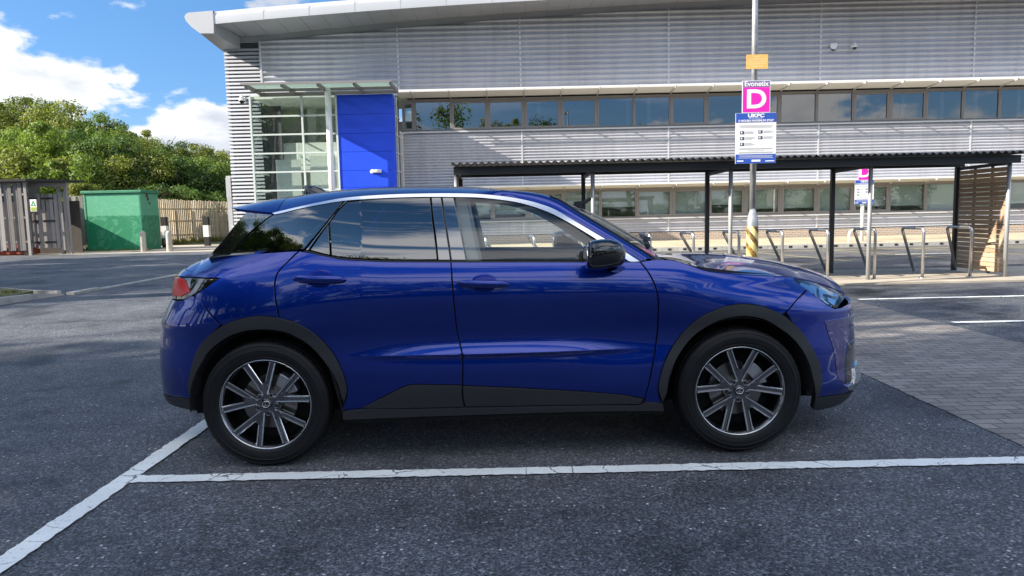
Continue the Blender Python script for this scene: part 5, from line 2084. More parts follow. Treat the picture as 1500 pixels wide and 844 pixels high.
def make_handle(car, px, py, sg):
    x, z = lift(px, py, Bs)
    y = float(Bs(x, z))
    hd = MB()
    rws = []
    L, NP = 0.142, 22
    for i in range(NP + 1):
        t = -1 + 2 * i / NP
        wz = 0.0205 * (1 - abs(t) ** 5) ** 0.5 + 0.0006
        wy = 0.013 * (1 - abs(t) ** 6) ** 0.5 + 0.0006
        bow = 0.036 - 0.018 * t * t
        xx = x + L * t
        row = []
        for k in range(14):
            a = 2 * math.pi * k / 14
            zz = z + wz * math.sin(a) - 0.006 * t
            yy = float(Bs(xx, z)) + bow - 0.002 + wy * math.cos(a)
            row.append(Vector((xx, sg * yy, zz)))
        row.append(row[0].copy())
        rws.append(row)
    hd.grid(rws, 0, True)
    h = hd.build('door_handle', M['paint'], car, fix=True)
    weld(h, 0.0004)
    # grip recess behind the handle: shallow dome, its shade painted in dark
    cup = MB()
    rws = []
    for i in range(9):
        rr = i / 8
        row = []
        for k in range(33):
            a = 2 * math.pi * k / 32
            xx = x + 0.004 + 0.071 * rr * math.cos(a)
            zz = z + 0.001 + 0.049 * rr * math.sin(a)
            dep = 0.0022 + (0.0 if rr > 0.99 else 0.0004) - 0.0
            row.append(Vector((xx, sg * (float(Bs(xx, zz)) + 0.0035 * (1 - rr ** 6) + 0.0006), zz)))
        rws.append(row)
    cup.grid(rws, 0, True)
    c = cup.build('handle_recess', M['cup'], h, fix=True)
    weld(c, 0.0002)


def make_mirror(car, sg):
    """door mirror: black gloss shell on a foot, glass facing rearwards"""
    c0 = cat_y(887, 373, -1.03)
    rws = []
    prof = [(-0.098, 0.060, 0.052, 0.0), (-0.092, 0.090, 0.068, 0.0), (-0.07, 0.100, 0.0755, 0.0), (-0.03, 0.106, 0.078, 0.002), (0.01, 0.104, 0.076, 0.003), (0.045, 0.096, 0.069, 0.002), (0.075, 0.078, 0.056, -0.004), (0.094, 0.050, 0.036, -0.012), (0.1, 0.012, 0.010, -0.016)]
    for (dx, ry, rz, dz) in prof:
        row = []
        for k in range(24):
            a = 2 * math.pi * k / 24
            ca, sa = math.cos(a), math.sin(a)
            e = 0.62
            yy = ry * math.copysign(abs(ca) ** e, ca)
            zz = rz * math.copysign(abs(sa) ** e, sa)
            # top leans inwards and falls towards the outer corner
            row.append(Vector((c0.x + dx + 0.10 * zz, sg * (abs(c0.y) + yy), c0.z + dz + zz + 0.06 * yy)))
        row.append(row[0].copy())
        rws.append(row)
    mb = MB().grid(rws, 0, True)
    n0 = len(mb.v)
    mb.f.append(tuple(range(24, -1, -1))[1:])
    mb.m.append(0)
    mb.s.append(False)
    o = mb.build('door_mirror', M['gloss_black'], car, fix=True)
    weld(o, 0.0003)
    # seam line round the shell
    sm = MB()
    for dzz, dr in ((0.026, 0.1065),):
        pts = []
        for k in range(25):
            t = k / 24
            xx = c0.x - 0.088 + 0.172 * t
            pts.append((xx, sg * (abs(c0.y) + 0.1075 * (1 - (abs(t - 0.4) / 0.63) ** 4) ** 0.5 * 1.0), c0.z + dzz))
        sm.tube(pts, 0.0022, 6)
    sm.build('indicator_strip', M['gloss_black'], o)
    gl = MB().prism([(0.078 * math.cos(a), 0.052 * math.sin(a)) for a in [2 * math.pi * i / 24 for i in range(24)]], 0, 0.004, 0,
                    Matrix.Translation((c0.x - 0.1005, sg * abs(c0.y), c0.z)) @ Matrix.Rotation(math.pi / 2, 4, 'Z'))
    gl.build('mirror_glass', M['chrome'], o, fix=True)
    # foot
    ft = MB()
    p = cat_y(905, 392, -0.93)
    ybase = float(Bs(p.x, p.z)) - 0.01
    rows_ = []
    for i in range(7):
        t = i / 6
        yy = ybase + (abs(c0.y) - 0.02 - ybase) * t
        zz = p.z - 0.01 + (c0.z - 0.055 - p.z + 0.01) * t ** 0.8
        xx = p.x + 0.005 + (c0.x + 0.02 - p.x) * t
        row = []
        for k in range(12):
            a = 2 * math.pi * k / 12
            row.append(Vector((xx + (0.052 - 0.008 * t) * math.cos(a), sg * yy, zz + (0.028 + 0.006 * t) * math.sin(a))))
        row.append(row[0].copy())
        rows_.append(row)
    ft.grid(rows_, 0, True)
    f = ft.build('mirror_foot', M['gloss_black'], o, fix=True)
    weld(f, 0.0003)


def rounded(name, lo, hi, m, parent, r=0.05, M4=None):
    mb = MB().box(lo, hi, 0, M4)
    return mb.build(name, m, parent, bevel=r, seg=4)


def make_interior(car):
    dash = MB()
    poly = [(0.62, 0.55), (0.60, 0.86), (0.66, 0.935), (0.80, 0.965), (1.00, 0.965), (1.00, 0.55)]
    dash.prism(poly, -0.76, 0.76)
    dash.build('dashboard', M['trim_dark'], car, fix=True, bevel=0.03)
    inst = MB().prism([(0.60, 0.93), (0.62, 1.02), (0.76, 1.01), (0.84, 0.95)], -0.55, -0.20)
    inst.build('instrument_hood', M['trim_dark'], car, fix=True, bevel=0.02)
    for y in (-0.37, 0.37):
        s = MB()
        s.box((-0.28, y - 0.25, 0.42), (0.26, y + 0.25, 0.60))
        Mr = Matrix.Translation((-0.22, y, 0.55)) @ Matrix.Rotation(math.radians(-14), 4, 'Y')
        s.box((-0.09, -0.24, 0.0), (0.05, 0.24, 0.60), 0, Mr)
        so = s.build('seat', M['seat'], car, bevel=0.05, seg=4)
        h = MB()
        h.box((-0.06, -0.135, 0.635), (0.03, 0.135, 0.80), 0, Mr)
        h.tube([Mr @ Vector((-0.015, -0.06, 0.56)), Mr @ Vector((-0.015, -0.06, 0.68))], 0.007, 8)
        h.tube([Mr @ Vector((-0.015, 0.06, 0.56)), Mr @ Vector((-0.015, 0.06, 0.68))], 0.007, 8)
        h.build('headrest', M['seat'], so, bevel=0.03, seg=4)
    r = MB()
    r.box((-1.10, -0.62, 0.45), (-0.62, 0.62, 0.62))
    Mr = Matrix.Translation((-1.08, 0, 0.58)) @ Matrix.Rotation(math.radians(-20), 4, 'Y')
    r.box((-0.09, -0.62, 0), (0.06, 0.62, 0.50), 0, Mr)
    for y in (-0.36, 0.36):
        r.box((-0.06, y - 0.14, 0.53), (0.02, y + 0.14, 0.66), 0, Mr)
    r.build('rear_bench', M['seat'], car, bevel=0.04, seg=3)
    # steering wheel (right-hand drive: on the camera's side)
    sw = MB()
    Mt = Matrix.Translation((0.46, -0.37, 0.90)) @ Matrix.Rotation(math.radians(-65), 4, 'Y')
    sw.tube([Mt @ Vector((0.185 * math.cos(a), 0.185 * math.sin(a), 0)) for a in [2 * math.pi * i / 36 for i in range(37)]], 0.016, 10, caps=False)
    sw.bar(Mt @ Vector((0, -0.18, 0)), Mt @ Vector((0, 0.18, 0)), 0.05, 0.02)
    sw.bar(Mt @ Vector((0, 0, 0)), Mt @ Vector((-0.0, 0, -0.25)), 0.07, 0.07, up=(0, 1, 0))
    sw.build('steering_wheel', M['trim_dark'], car)
    # inner pillars between the doors, door cards, parcel shelf
    for sg in (-1, 1):
        pl = MB()
        rws = []
        for i in range(9):
            z = 0.98 + 0.46 * i / 8
            for_x0, for_x1 = -0.335 + 0.05 * (8 - i) / 8, -0.17 + 0.09 * (8 - i) / 8
            y = float(Gs(-0.25, z)) - 0.035
            rws.append([Vector((for_x0, sg * y, z)), Vector((for_x0 + 0.02, sg * (y - 0.03), z)), Vector((for_x1 - 0.02, sg * (y - 0.03), z)), Vector((for_x1, sg * y, z))])
        pl.grid(rws, 0, False, flip=(sg < 0))
        pl.build('inner_pillar', M['trim_pale'], car)
        dc = MB()
        rws = []
        for x in np.linspace(-1.0, 0.9, 20):
            T = float(np.interp(x, TX, TZ))
            yb = float(Gs(x, T)) - 0.03
            rws.append([Vector((x, sg * (yb), T + 0.004)), Vector((x, sg * (yb - 0.05), T - 0.02)), Vector((x, sg * (yb - 0.06), 0.5))])
        dc.grid(rws, 0, True, flip=(sg > 0))
        dc.build('door_card', M['trim_dark'], car)
    sf = MB().box((-1.75, -0.6, 0.90), (-1.2, 0.6, 0.92))
    sf.build('parcel_shelf', M['trim_dark'], car)
    mir = MB().box((0.50, -0.11, 1.34), (0.53, 0.11, 1.41))
    mir.tube([(0.53, 0, 1.38), (0.60, 0, 1.43)], 0.012, 8)
    mir.build('interior_mirror', M['trim_dark'], car, bevel=0.012)


M['cup'] = mat('handle_recess_shade', (0.001, 0.014, 0.19), 0.35, 0.8, spec=0.1, coat=0.5)  # darker than the body paint, stands for shade inside the recess
M['handle'] = mat('handle_gloss_navy', (0.002, 0.005, 0.035), 0.2, 0.3, coat=1.0)
build_car()

# ====================================================================== CYCLE SHELTER AND STANDS
SX = [-0.95, 1.47, 3.92, 6.40, 8.86]
SYF, SYB = 12.95, 14.42


def build_shelter():
    s = empty('cycle_shelter', (4, 13.6, 0))
    tag(s, 'long open cycle shelter with black corrugated roof and slatted timber ends', 'cycle shelter')
    inv = Matrix.Translation((-4, -13.6, 0))

    def fin(mb, name, m, **k):
        mb.v = [tuple(inv @ Vector(v)) for v in mb.v]
        return mb.build(name, m, s, **k)
    z_f = at(1480, 224, 12.6).z
    for x in SX:
        fin(MB().tube([(x, SYF, 0.0), (x, SYF, z_f - 0.10)], 0.036, 14), 'front_post', M['post_grey'])
        fin(MB().bar((x - 0.02, SYB, 0), (x - 0.02, SYB, z_f - 0.12), 0.075, 0.075, up=(0, 1, 0)), 'back_post', M['black_metal'])
        fin(MB().bar((x, SYF + 0.02, z_f - 0.15), (x, SYB, z_f - 0.17), 0.05, 0.06), 'rafter', M['black_metal'])
    bm = MB()
    bm.bar((-0.98, SYF - 0.10, z_f - 0.09), (8.97, SYF - 0.10, z_f - 0.09), 0.05, 0.14)
    fin(bm, 'front_beam', M['black_metal'])
    bm = MB()
    bm.bar((-0.97, SYB - 0.02, z_f - 0.07), (8.95, SYB - 0.02, z_f - 0.07), 0.06, 0.12)
    fin(bm, 'back_beam', M['black_metal'])
    # corrugated sheet: waves run across the roof's fall
    n = int((9.0 + 1.0) / 0.125 * 8)
    rows = [[], [], [], []]
    for i in range(n + 1):
        x = -1.0 + (9.0 + 1.0) * i / n
        w = 0.021 * math.sin(2 * math.pi * i / 8)
        for k, (y, z) in enumerate(((12.58, z_f), (13.7, z_f + 0.012), (14.75, z_f + 0.025))):
            rows[k].append(Vector((x, y, z + w + 0.02)))
    rows = rows[:3]
    rf = MB().grid(rows, 0, True)
    rf.grid([[p + Vector((0, 0, -0.007)) for p in r] for r in rows], 0, True, flip=True)
    rf.grid([rows[0], [p + Vector((0, 0, -0.007)) for p in rows[0]]], 0, False, flip=True)
    fin(rf, 'corrugated_roof', M['black_metal'])
    for x in (SX[0], SX[-1]):
        sl = MB()
        z = 0.10
        while z < 2.0:
            top = z_f - 0.16 - 0.02
            sl.box((x - 0.012, SYF + 0.04, z), (x + 0.012, SYB - 0.05, z + 0.075))
            z += 0.0865
        fin(sl, 'slatted_end', M['timber_shelter'])
        st = MB()
        for y in (13.45, 13.95):
            st.box((x + 0.014, y - 0.02, 0.05), (x + 0.05, y + 0.02, 2.02))
        fin(st, 'batten', M['black_metal'])
    return s


build_shelter()
sheet('shelter_base', rect(-1.6, 12.35, 30.0, 15.1), 0.03, M['slab'], th=0.03)

hoop_x = [8.28, 7.42, 6.55, 5.70, 4.88, 4.10, 3.28, 2.50, 1.30, 0.42, -0.45]
ord_ = ['rightmost in the row, beside the slatted screen', 'second from the slatted screen', 'behind the thin grey front post of the shelter', 'fourth from the slatted screen',
        'first to the right of the striped lamp column', 'partly hidden behind the striped lamp column', 'first to the left of the striped lamp column', 'just above the base of the car windscreen',
        'seen through the driver window nearest the mirror', 'seen in the middle of the driver window', 'seen at the rear edge of the driver window']


def hoop_mesh(lean):
    r = 0.026
    A, T, B = Vector((0, 0, 0)), Vector((-0.12 + lean, 0.55, 0.90)), Vector((0.58 + lean, 1.35, 0))
    P = [A, Vector((0, 0, 0.82))]
    # rounded top corners
    c = Vector((0, 0, 0.905))
    dirT = (T - c).normalized()
    for k in range(1, 6):
        t = k / 6
        P.append((1 - t) ** 2 * Vector((0, 0, 0.82)) + 2 * t * (1 - t) * c + t * t * (c + dirT * 0.09))
    q0 = T - dirT * 0.09
    dB = (B - T).normalized()
    for k in range(0, 7):
        t = k / 6
        P.append((1 - t) ** 2 * q0 + 2 * t * (1 - t) * T + t * t * (T + dB * 0.10))
    P.append(B)
    mb = MB().tube(P, r, 14)
    for q in (A, B):
        mb.tube([q, q + Vector((0, 0, 0.012))], 0.06, 16)
    return mb


for i, x in enumerate(hoop_x):
    o = hoop_mesh(0.02 * math.sin(i * 2.1)).build('cycle_stand', M['steel'])
    o.location = (x, 13.02, 0.03)
    tag(o, 'bent steel tube cycle stand, ' + ord_[i], 'cycle stand', 'cycle stands under the shelter')

# ====================================================================== LAMP COLUMN WITH SIGNS
LP = ground(1101, 427)
LPX, LPY = LP.x, LP.y


def build_lamp():
    l = empty('lamp_column', (LPX, LPY, 0))
    tag(l, 'tall galvanised lamp column carrying the large parking sign, striped hazard wrap at its base', 'lamp column')
    c = MB()
    c.tube([(0, 0, 0), (0, 0, 1.13), (0, 0, 1.17), (0, 0, 1.27), (0, 0, 1.34)], [0.092, 0.092, 0.088, 0.062, 0.05], 28)
    c.tube([(0, 0, 1.34), (0, 0, 7.8)], [0.05, 0.038], 20)
    c.build('column', M['galv'], l)
    # hazard wrap: diagonal bands as a thin sleeve
    m = bpy.data.materials.new('hazard_wrap')
    m.use_nodes = True
    t = NT(m.node_tree)
    p = m.node_tree.nodes['Principled BSDF']
    tc = t.n('ShaderNodeTexCoord')
    sp = t.n('ShaderNodeSeparateXYZ')
    t.l(tc.outputs['Object'], sp.inputs[0])
    ang = t.math('ARCTAN2', sp.outputs[1], sp.outputs[0])
    v = t.math('ADD', t.math('MULTIPLY', ang, 0.115), sp.outputs[2])
    fr_ = t.math('FRACT', t.math('DIVIDE', v, 0.241))
    nz = t.n('ShaderNodeTexNoise', i_Scale=9.0, i_Detail=5.0)
    t.l(tc.outputs['Object'], nz.inputs['Vector'])
    dark = t.ramp(nz.outputs[0], [(0.35, (0.05, 0.04, 0.03)), (0.50, (0.20, 0.11, 0.03)), (0.66, (0.50, 0.30, 0.04))]).outputs[0]
    t.l(t.mix(t.math('GREATER_THAN', fr_, 0.5), (0.70, 0.58, 0.24), dark), p.inputs['Base Color'])
    p.inputs['Roughness'].default_value = 0.5
    s = MB()
    s.lathe([(0.0935, 0.56), (0.0945, 0.565), (0.0945, 1.055), (0.0935, 1.06)], 40, 0, 'z', True)
    s.build('hazard_wrap', m, l)
    d = MB().box((-0.045, -0.099, 0.10), (0.045, -0.086, 0.50))
    d.build('access_door', M['galv'], l)
    # luminaire high above the frame
    h = MB()
    h.tube([(0, 0, 7.75), (0, -0.4, 7.95), (0, -0.9, 8.0)], 0.03, 10)
    h.build('arm', M['galv'], l)
    MB().box((-0.12, -1.5, 7.95), (0.12, -0.85, 8.07)).build('lantern', M['post_grey'], l, bevel=0.03)
    return l


build_lamp()


def sign_panels(px0, px1, y, py_strip, py_m0, py_m1, py_b0, py_b1, bx0, bx1, full=True):
    pass


def parking_sign(cx, y, zs, wd, hd, wb, label, grp, face_front=True, strip=True, tilt=0.0):
    """zs: heights of [strip top, magenta top, board top, board bottom]"""
    root = empty('parking_sign', (cx, y, zs[3]))
    tag(root, label, 'sign', grp)
    z0 = zs[3]
    t0, t1, t2 = zs[0] - z0, zs[1] - z0, zs[2] - z0
    F = -0.006
    # upper plate: white-edged magenta with a lettered strip
    pl = MB().box((-wd / 2, 0, t2 + 0.004), (wd / 2, 0.006, t0))
    up = pl.build('area_plate', M['sign_white'], root)
    e = 0.012
    MB().box((-wd / 2 + e, -0.002, t2 + e), (wd / 2 - e, -0.0004, t1)).build('magenta_field', M['sign_magenta'], up)
    MB().box((-wd / 2 + e, -0.002, t1 + 0.004), (wd / 2 - e, -0.0004, t0 - e * 0.7)).build('name_strip', M['sign_purple'], up)
    hm = t1 - t2
    text_obj('letter', 'D', hm * 1.02, M['sign_white'], up, (0, -0.0036, t2 + hm * 0.51), bold=0.010, sx=1.12)
    if strip:
        text_obj('lettering', 'Evonetix', (t0 - t1) * 1.05, M['sign_white'], up, (0, -0.0036, (t0 + t1) / 2 + 0.0), bold=0.0025, sx=0.98)
    # lower board
    bd = MB().box((-wb / 2, -0.004, 0), (wb / 2, 0.004, t2)).build('notice_board', M['sign_white'], root)
    k = t2
    MB().box((-wb / 2 + .003, -0.0065, k * 0.815), (wb / 2 - .003, -0.0045, k - .003)).build('header', M['sign_blue'], bd)
    MB().box((-wb / 2 + .003, -0.0065, .003), (wb / 2 - .003, -0.0045, k * 0.185)).build('footer', M['sign_blue'], bd)
    text_obj('lettering', 'UKPC', k * 0.095, M['sign_white'], bd, (0.0, -0.0082, k * 0.945), bold=0.0035, sx=1.35)
    MB().box((-wb * 0.17, -0.0082, k * 0.893), (wb * 0.17, -0.0068, k * 0.900)).build('rule', M['sign_white'], bd)
    text_obj('lettering', '2 HOURS MAXIMUM STAY', k * 0.058, M['sign_white'], bd, (0.0, -0.0082, k * 0.845), bold=0.0014, sx=1.05)
    ic = MB()
    tx = MB()
    rng = random.Random(3)
    for (u, v, w) in ((-0.39, 0.615, 1), (-0.39, 0.50, 1), (-0.39, 0.385, 1), (0.06, 0.625, 1), (0.06, 0.51, 1)):
        ic = MB()
        ic.box((u * wb, -0.0068, (v - 0.03) * k), (u * wb + 0.10 * wb, -0.0046, (v + 0.03) * k), 0)
        ic.box((u * wb + 0.022 * wb, -0.0076, (v - 0.016) * k), (u * wb + 0.055 * wb, -0.0069, (v + 0.018) * k), 1)
        ic.build('pictogram', [M['ink_dark'], M['sign_white']], bd)
        for j in range(3):
            zz = (v + 0.018 - 0.018 * j) * k
            tx.box((u * wb + 0.125 * wb, -0.0060, zz - 0.0035 * k), (u * wb + (0.125 + rng.uniform(0.16, 0.27)) * wb, -0.0046, zz + 0.0035 * k))
    for v, a in ((0.755, 0.40), (0.735, 0.42), (0.715, 0.38), (0.30, 0.42), (0.285, 0.40), (0.255, 0.20), (0.225, 0.42), (0.21, 0.41)):
        tx.box((-a * wb, -0.0060, (v - 0.0035) * k), (a * wb, -0.0046, (v + 0.0035) * k))
    tx.build('small_print', M['ink'], bd)
    ft = MB()
    for v, a in ((0.155, 0.42), (0.135, 0.40), (0.11, 0.44)):
        ft.box((-a * wb, -0.0082, (v - 0.003) * k), (a * wb, -0.0068, (v + 0.003) * k))
    ft.box((-0.10 * wb, -0.0082, 0.035 * k), (0.12 * wb, -0.0068, 0.075 * k))
    ft.box((-0.46 * wb, -0.0082, 0.04 * k), (-0.30 * wb, -0.0068, 0.065 * k))
    ft.box((0.24 * wb, -0.0082, 0.035 * k), (0.46 * wb, -0.0068, 0.055 * k))
    ft.build('footer_print', M['sign_white'], bd)
    cl = MB()
    for zz in (t2 * 0.25, t2 * 0.8, t2 + hm * 0.6):
        cl.box((-0.07, 0.007, zz - 0.015), (0.07, 0.13, zz + 0.015))
    cl.build('clamp', M['galv'], root)
    root.rotation_euler = (0, tilt, 0)
    return root


ys = LPY - 0.13
a0 = at(1112, 118.5, ys)
zs = [at(1111, 118, ys).z, at(1111, 128, ys).z, at(1108, 165.5, ys).z, at(1106, 239.5, ys).z]
wd = (1132.5 - 1092) / FPX * ys
wb = (1136.5 - 1078) / FPX * ys
parking_sign(at(1107, 200, ys).x, ys, zs, wd, 0, wb, 'large magenta letter D parking sign on the tall lamp column', 'parking signs', tilt=0.0)
M['faded'] = mat('faded_print', (0.80, 0.62, 0.36), 0.6)
# small faded orange notice higher up
oy = LPY - 0.09
p = at(1109, 90.5, oy)
so = empty('notice_plate', (p.x, oy, p.z))
tag(so, 'small faded orange notice fixed high on the lamp column above the magenta sign', 'sign')
wo, ho = 31 / FPX * oy, 20 / FPX * oy
MB().box((-wo / 2, -0.003, -ho / 2), (wo / 2, 0.003, ho / 2)).build('plate', M['sign_orange'], so)
rng = random.Random(9)
for i, w in enumerate((0.22, 0.72, 0.80, 0.76, 0.5)):
    z = ho * (0.34 - 0.165 * i)
    fx = MB()
    x = -wo * w / 2
    while x < wo * w / 2:
        l_ = rng.uniform(0.012, 0.035)
        fx.box((x, -0.0045, z - 0.007), (x + l_, -0.0032, z + 0.007))
        x += l_ + 0.008
    fx.build('faded_print', M['faded'], so)
MB().box((-0.05, 0.0032, -0.02), (0.05, 0.06, 0.02)).build('clamp', M['galv'], so)

# second, smaller-looking sign on its own post near the building
y2 = 25.6
p2 = at(1266, 280, y2)
ps = MB().tube([(0, 0, 0.1), (0, 0, at(1267, 240, y2).z)], 0.06, 14)
o = ps.build('sign_post', M['white_metal'])
o.location = (p2.x, y2 + 0.09, 0)
tag(o, 'white sign post standing in the gravel by the drain kerb, behind the shelter', 'post')
zs2 = [at(1266, 236, y2).z, at(1266, 241, y2).z, at(1266, 264, y2).z, at(1266, 299, y2).z]
parking_sign(p2.x, y2, zs2, 19 / FPX * y2, 0, 27.5 / FPX * y2, 'distant magenta letter D parking sign on the white post near the building', 'parking signs', strip=False)
# white tubular rail behind
yb = 24.9
a, b_ = at(1244, 337, yb), at(1272, 337, yb)
hp = MB()
P = [(a.x, yb, 0.1), (a.x, yb, a.z - 0.15), (a.x + 0.04, yb, a.z - 0.04), (a.x + 0.15, yb, a.z), (b_.x - 0.15, yb, a.z), (b_.x - 0.04, yb, a.z - 0.04), (b_.x, yb, a.z - 0.15), (b_.x, yb, 0.1)]
hp.tube(P, 0.04, 12)
tag(hp.build('hoop_barrier', M['white_metal']), 'white tubular hoop barrier at the edge of the gravel strip', 'barrier')


# ====================================================================== SMALL FITTINGS ON THE BUILDING
def camera_dome(px, py, y, label, white_top=True, s=1.0):
    p = at(px, py, y)
    r = empty('security_camera', (p.x, y, p.z))
    tag(r, label, 'camera')
    m = MB()
    m.box((-0.05 * s, 0.0, -0.02 * s), (0.05 * s, 0.12, 0.10 * s))
    m.bar((0, 0.02, 0.06 * s), (0, -0.16 * s, 0.10 * s), 0.045 * s, 0.045 * s)
    m.tube([(0, -0.16 * s, 0.13 * s), (0, -0.16 * s, 0.02 * s)], [0.03 * s, 0.095 * s], 18)
    m.tube([(0, -0.16 * s, 0.02 * s), (0, -0.16 * s, -0.05 * s)], [0.098 * s, 0.098 * s], 18)
    m.build('housing', M['white'], r)
    d = MB()
    P = [(0, -0.16 * s, -0.05 * s - 0.085 * s * math.sin(a)) for a in [i * math.pi / 2 / 7 for i in range(8)]]
    d.tube(P, [max(0.003, 0.085 * s * math.cos(i * math.pi / 2 / 7)) for i in range(8)], 18)
    d.build('dome', M['gloss_black_b'], r)
    return r


M['gloss_black_b'] = mat('smoked_dome', (0.01, 0.01, 0.012), 0.08)
camera_dome(1249, 69, FY - 0.12, 'white dome security camera with black dome on the upper wall, right of the pair', s=1.05)
p = at(1220, 69, FY - 0.05)
r = empty('alarm_sounder', (p.x, FY - 0.05, p.z))
tag(r, 'white wedge-shaped alarm sounder with a dark underside on the upper wall, left of the pair', 'alarm')
MB().prism([(-0.15, 0.10), (-0.13, -0.02), (-0.05, -0.11), (0.05, -0.11), (0.13, -0.02), (0.15, 0.10), (0.10, 0.13), (-0.10, 0.13)], -0.12, -0.01).build('case', M['white'], r, fix=True, bevel=0.02)
MB().prism([(-0.085, -0.075), (-0.05, -0.16), (0.05, -0.16), (0.085, -0.075)], -0.10, -0.012).build('strobe', M['gloss_black_b'], r, fix=True)
camera_dome(357, 147, FY - 0.14, 'white dome security camera under the left end of the entrance canopy', s=1.25)
p = at(553, 251, EY)
r = empty('wall_light', (p.x, EY, p.z))
tag(r, 'white rectangular bulkhead light on the sunlit part of the blue entrance wall', 'light')
MB().box((-0.20, -0.11, -0.06), (0.16, -0.004, 0.06)).build('case', M['white'], r, bevel=0.02)
MB().box((-0.17, -0.118, -0.04), (0.13, -0.111, 0.04)).build('diffuser', M['sign_white'], r, bevel=0.003)
p = at(546, 251.5, EY)
r = empty('door_buzzer', (p.x - 0.02, EY, p.z))
tag(r, 'round white sensor with a dark centre beside the light on the blue wall', 'sensor')
MB().lathe([(0.0, -0.055), (0.05, -0.05), (0.075, -0.02), (0.08, -0.002)], 24, 0, 'y').build('case', M['white'], r, fix=True)
MB().lathe([(0.0, -0.062), (0.022, -0.062), (0.026, -0.050)], 16, 0, 'y').build('lens', M['black'], r, fix=True)

# ====================================================================== LEFT SIDE: KIOSK, BOLLARDS, FENCES, TIMBER STORE
KY = 34.8
k0, k1 = at(128, 366, KY), at(212, 366, KY)
KW = k1.x - k0.x
kz = at(170, 279, KY).z
kio = empty('substation_kiosk', (k0.x, KY, 0))
tag(kio, 'large green box kiosk with chalky brushed paint and a flat lid', 'kiosk')
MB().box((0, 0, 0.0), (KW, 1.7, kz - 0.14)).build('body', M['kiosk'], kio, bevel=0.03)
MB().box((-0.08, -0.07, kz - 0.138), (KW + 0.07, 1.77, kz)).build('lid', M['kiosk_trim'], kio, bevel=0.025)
pl = MB()
pl.box((0.04, -0.012, 0.0), (0.10, -0.002, kz - 0.15))
pl.build('edge_trim', M['kiosk_trim'], kio)
pl = MB()
pl.box((KW - 0.10, -0.012, 0.0), (KW - 0.04, -0.002, kz - 0.15))
pl.build('edge_trim', M['kiosk_trim'], kio)
hs = MB()
for i, (yy, zz, rr) in enumerate(((0.55, kz - 0.25, 0.09), (0.65, kz - 0.42, 0.07), (0.75, kz - 0.62, 0.05))):
    hs.box((KW + 0.002, yy - rr, zz - rr), (KW + 0.03, yy + rr, zz + rr))
hs.build('hasp', mat('rusty_hasp', (0.10, 0.055, 0.045), 0.8), kio, bevel=0.015)

for i, (px, py, lab) in enumerate(((210.5, 369, 'pale concrete bollard in front of the green kiosk corner'), (249, 368.5, 'pale concrete bollard standing right of the green kiosk'))):
    g = ground(px, py)
    h = at(px, 338, g.y).z
    m = MB()
    m.lathe([(0.135, 0.0), (0.13, h - 0.14), (0.115, h - 0.07), (0.07, h - 0.015), (0.0, h)], 24, 0, 'z', True)
    o = m.build('bollard', M['concrete'], fix=True)
    o.location = (g.x, g.y, 0)
    tag(o, lab, 'bollard', 'concrete bollards')
for i, (px, yb, top, w0, w1, lab) in enumerate(((304.5, 38.8, 317.5, 330, 347, 'black post with a white band standing alone before the pale fence'), (243, 37.5, 318, 331, 349, 'black post with a white band half hidden behind the right bollard'))):
    p = at(px, 360, yb)
    zt_ = at(px, top, yb).z
    za, zb = at(px, w1, yb).z, at(px, w0, yb).z
    m = MB()
    m.box((-0.13, -0.13, 0.0), (0.13, 0.13, za), 0)
    m.box((-0.145, -0.145, za), (0.145, 0.145, zb), 1)
    m.box((-0.13, -0.13, zb), (0.13, 0.13, zt_), 0)
    o = m.build('marker_post', [M['black'], M['white']])
    o.location = (p.x, yb, 0)
    tag(o, lab, 'marker post', 'black and white marker posts')

# pale chestnut paling fence
fa_, fb_ = (at(232, 340, 40.5), 40.5), (at(350, 340, 46.5), 46.5)
A2, B2 = Vector((fa_[0].x, fa_[1], 0)), Vector((fb_[0].x, fb_[1], 0))
z_t0, z_t1 = at(235, 291.5, 40.5).z, at(346, 296, 46.5).z
fe = empty('paling_fence', A2)
tag(fe, 'pale sunlit vertical paling fence between the green kiosk and the building', 'fence')
d = B2 - A2
L = d.length
rz = math.atan2(d.y, d.x)
fe.rotation_euler = (0, 0, rz)
m = MB()
rng = random.Random(5)
n = int(L / 0.135)
for i in range(n):
    t = i / n
    x = t * L
    zt_ = z_t0 + (z_t1 - z_t0) * t + rng.uniform(-0.03, 0.03)
    w = rng.uniform(0.07, 0.095)
    m.box((x, -0.012 + rng.uniform(-0.006, 0.006), 0.12), (x + w, 0.012, zt_), 0)
m.build('pale', M['timber_pale'], fe)
m = MB()
for z in (0.55, 1.35, 2.05):
    m.box((0, 0.03, z), (L, 0.08, z + 0.07))
m.build('rail', M['timber_pale'], fe)
m = MB()
for i in range(6):
    x = L * i / 5
    m.box((x - 0.05, 0.085, 0), (x + 0.05, 0.185, 2.0))
m.build('fence_post', M['timber_pale'], fe)

# grey timber store: side wall, recessed double gates, flat roof
def boards(mb, x0, x1, y, z0, z1, w=0.14, gap=0.035, rng=None, stagger=0.03, axis='x'):
    x = x0
    k = 0
    while x < x1 - 0.02:
        ww = min(w * rng.uniform(0.9, 1.1), x1 - x)
        dy = (k % 2) * stagger
        if axis == 'x':
            mb.box((x, y + dy, z0 + rng.uniform(-0.03, 0.02)), (x + ww, y + dy + 0.022, z1 + rng.uniform(-0.02, 0.02)))
        else:
            mb.box((y + dy, x, z0), (y + dy + 0.022, x + ww, z1))
        x += ww + gap
        k += 1


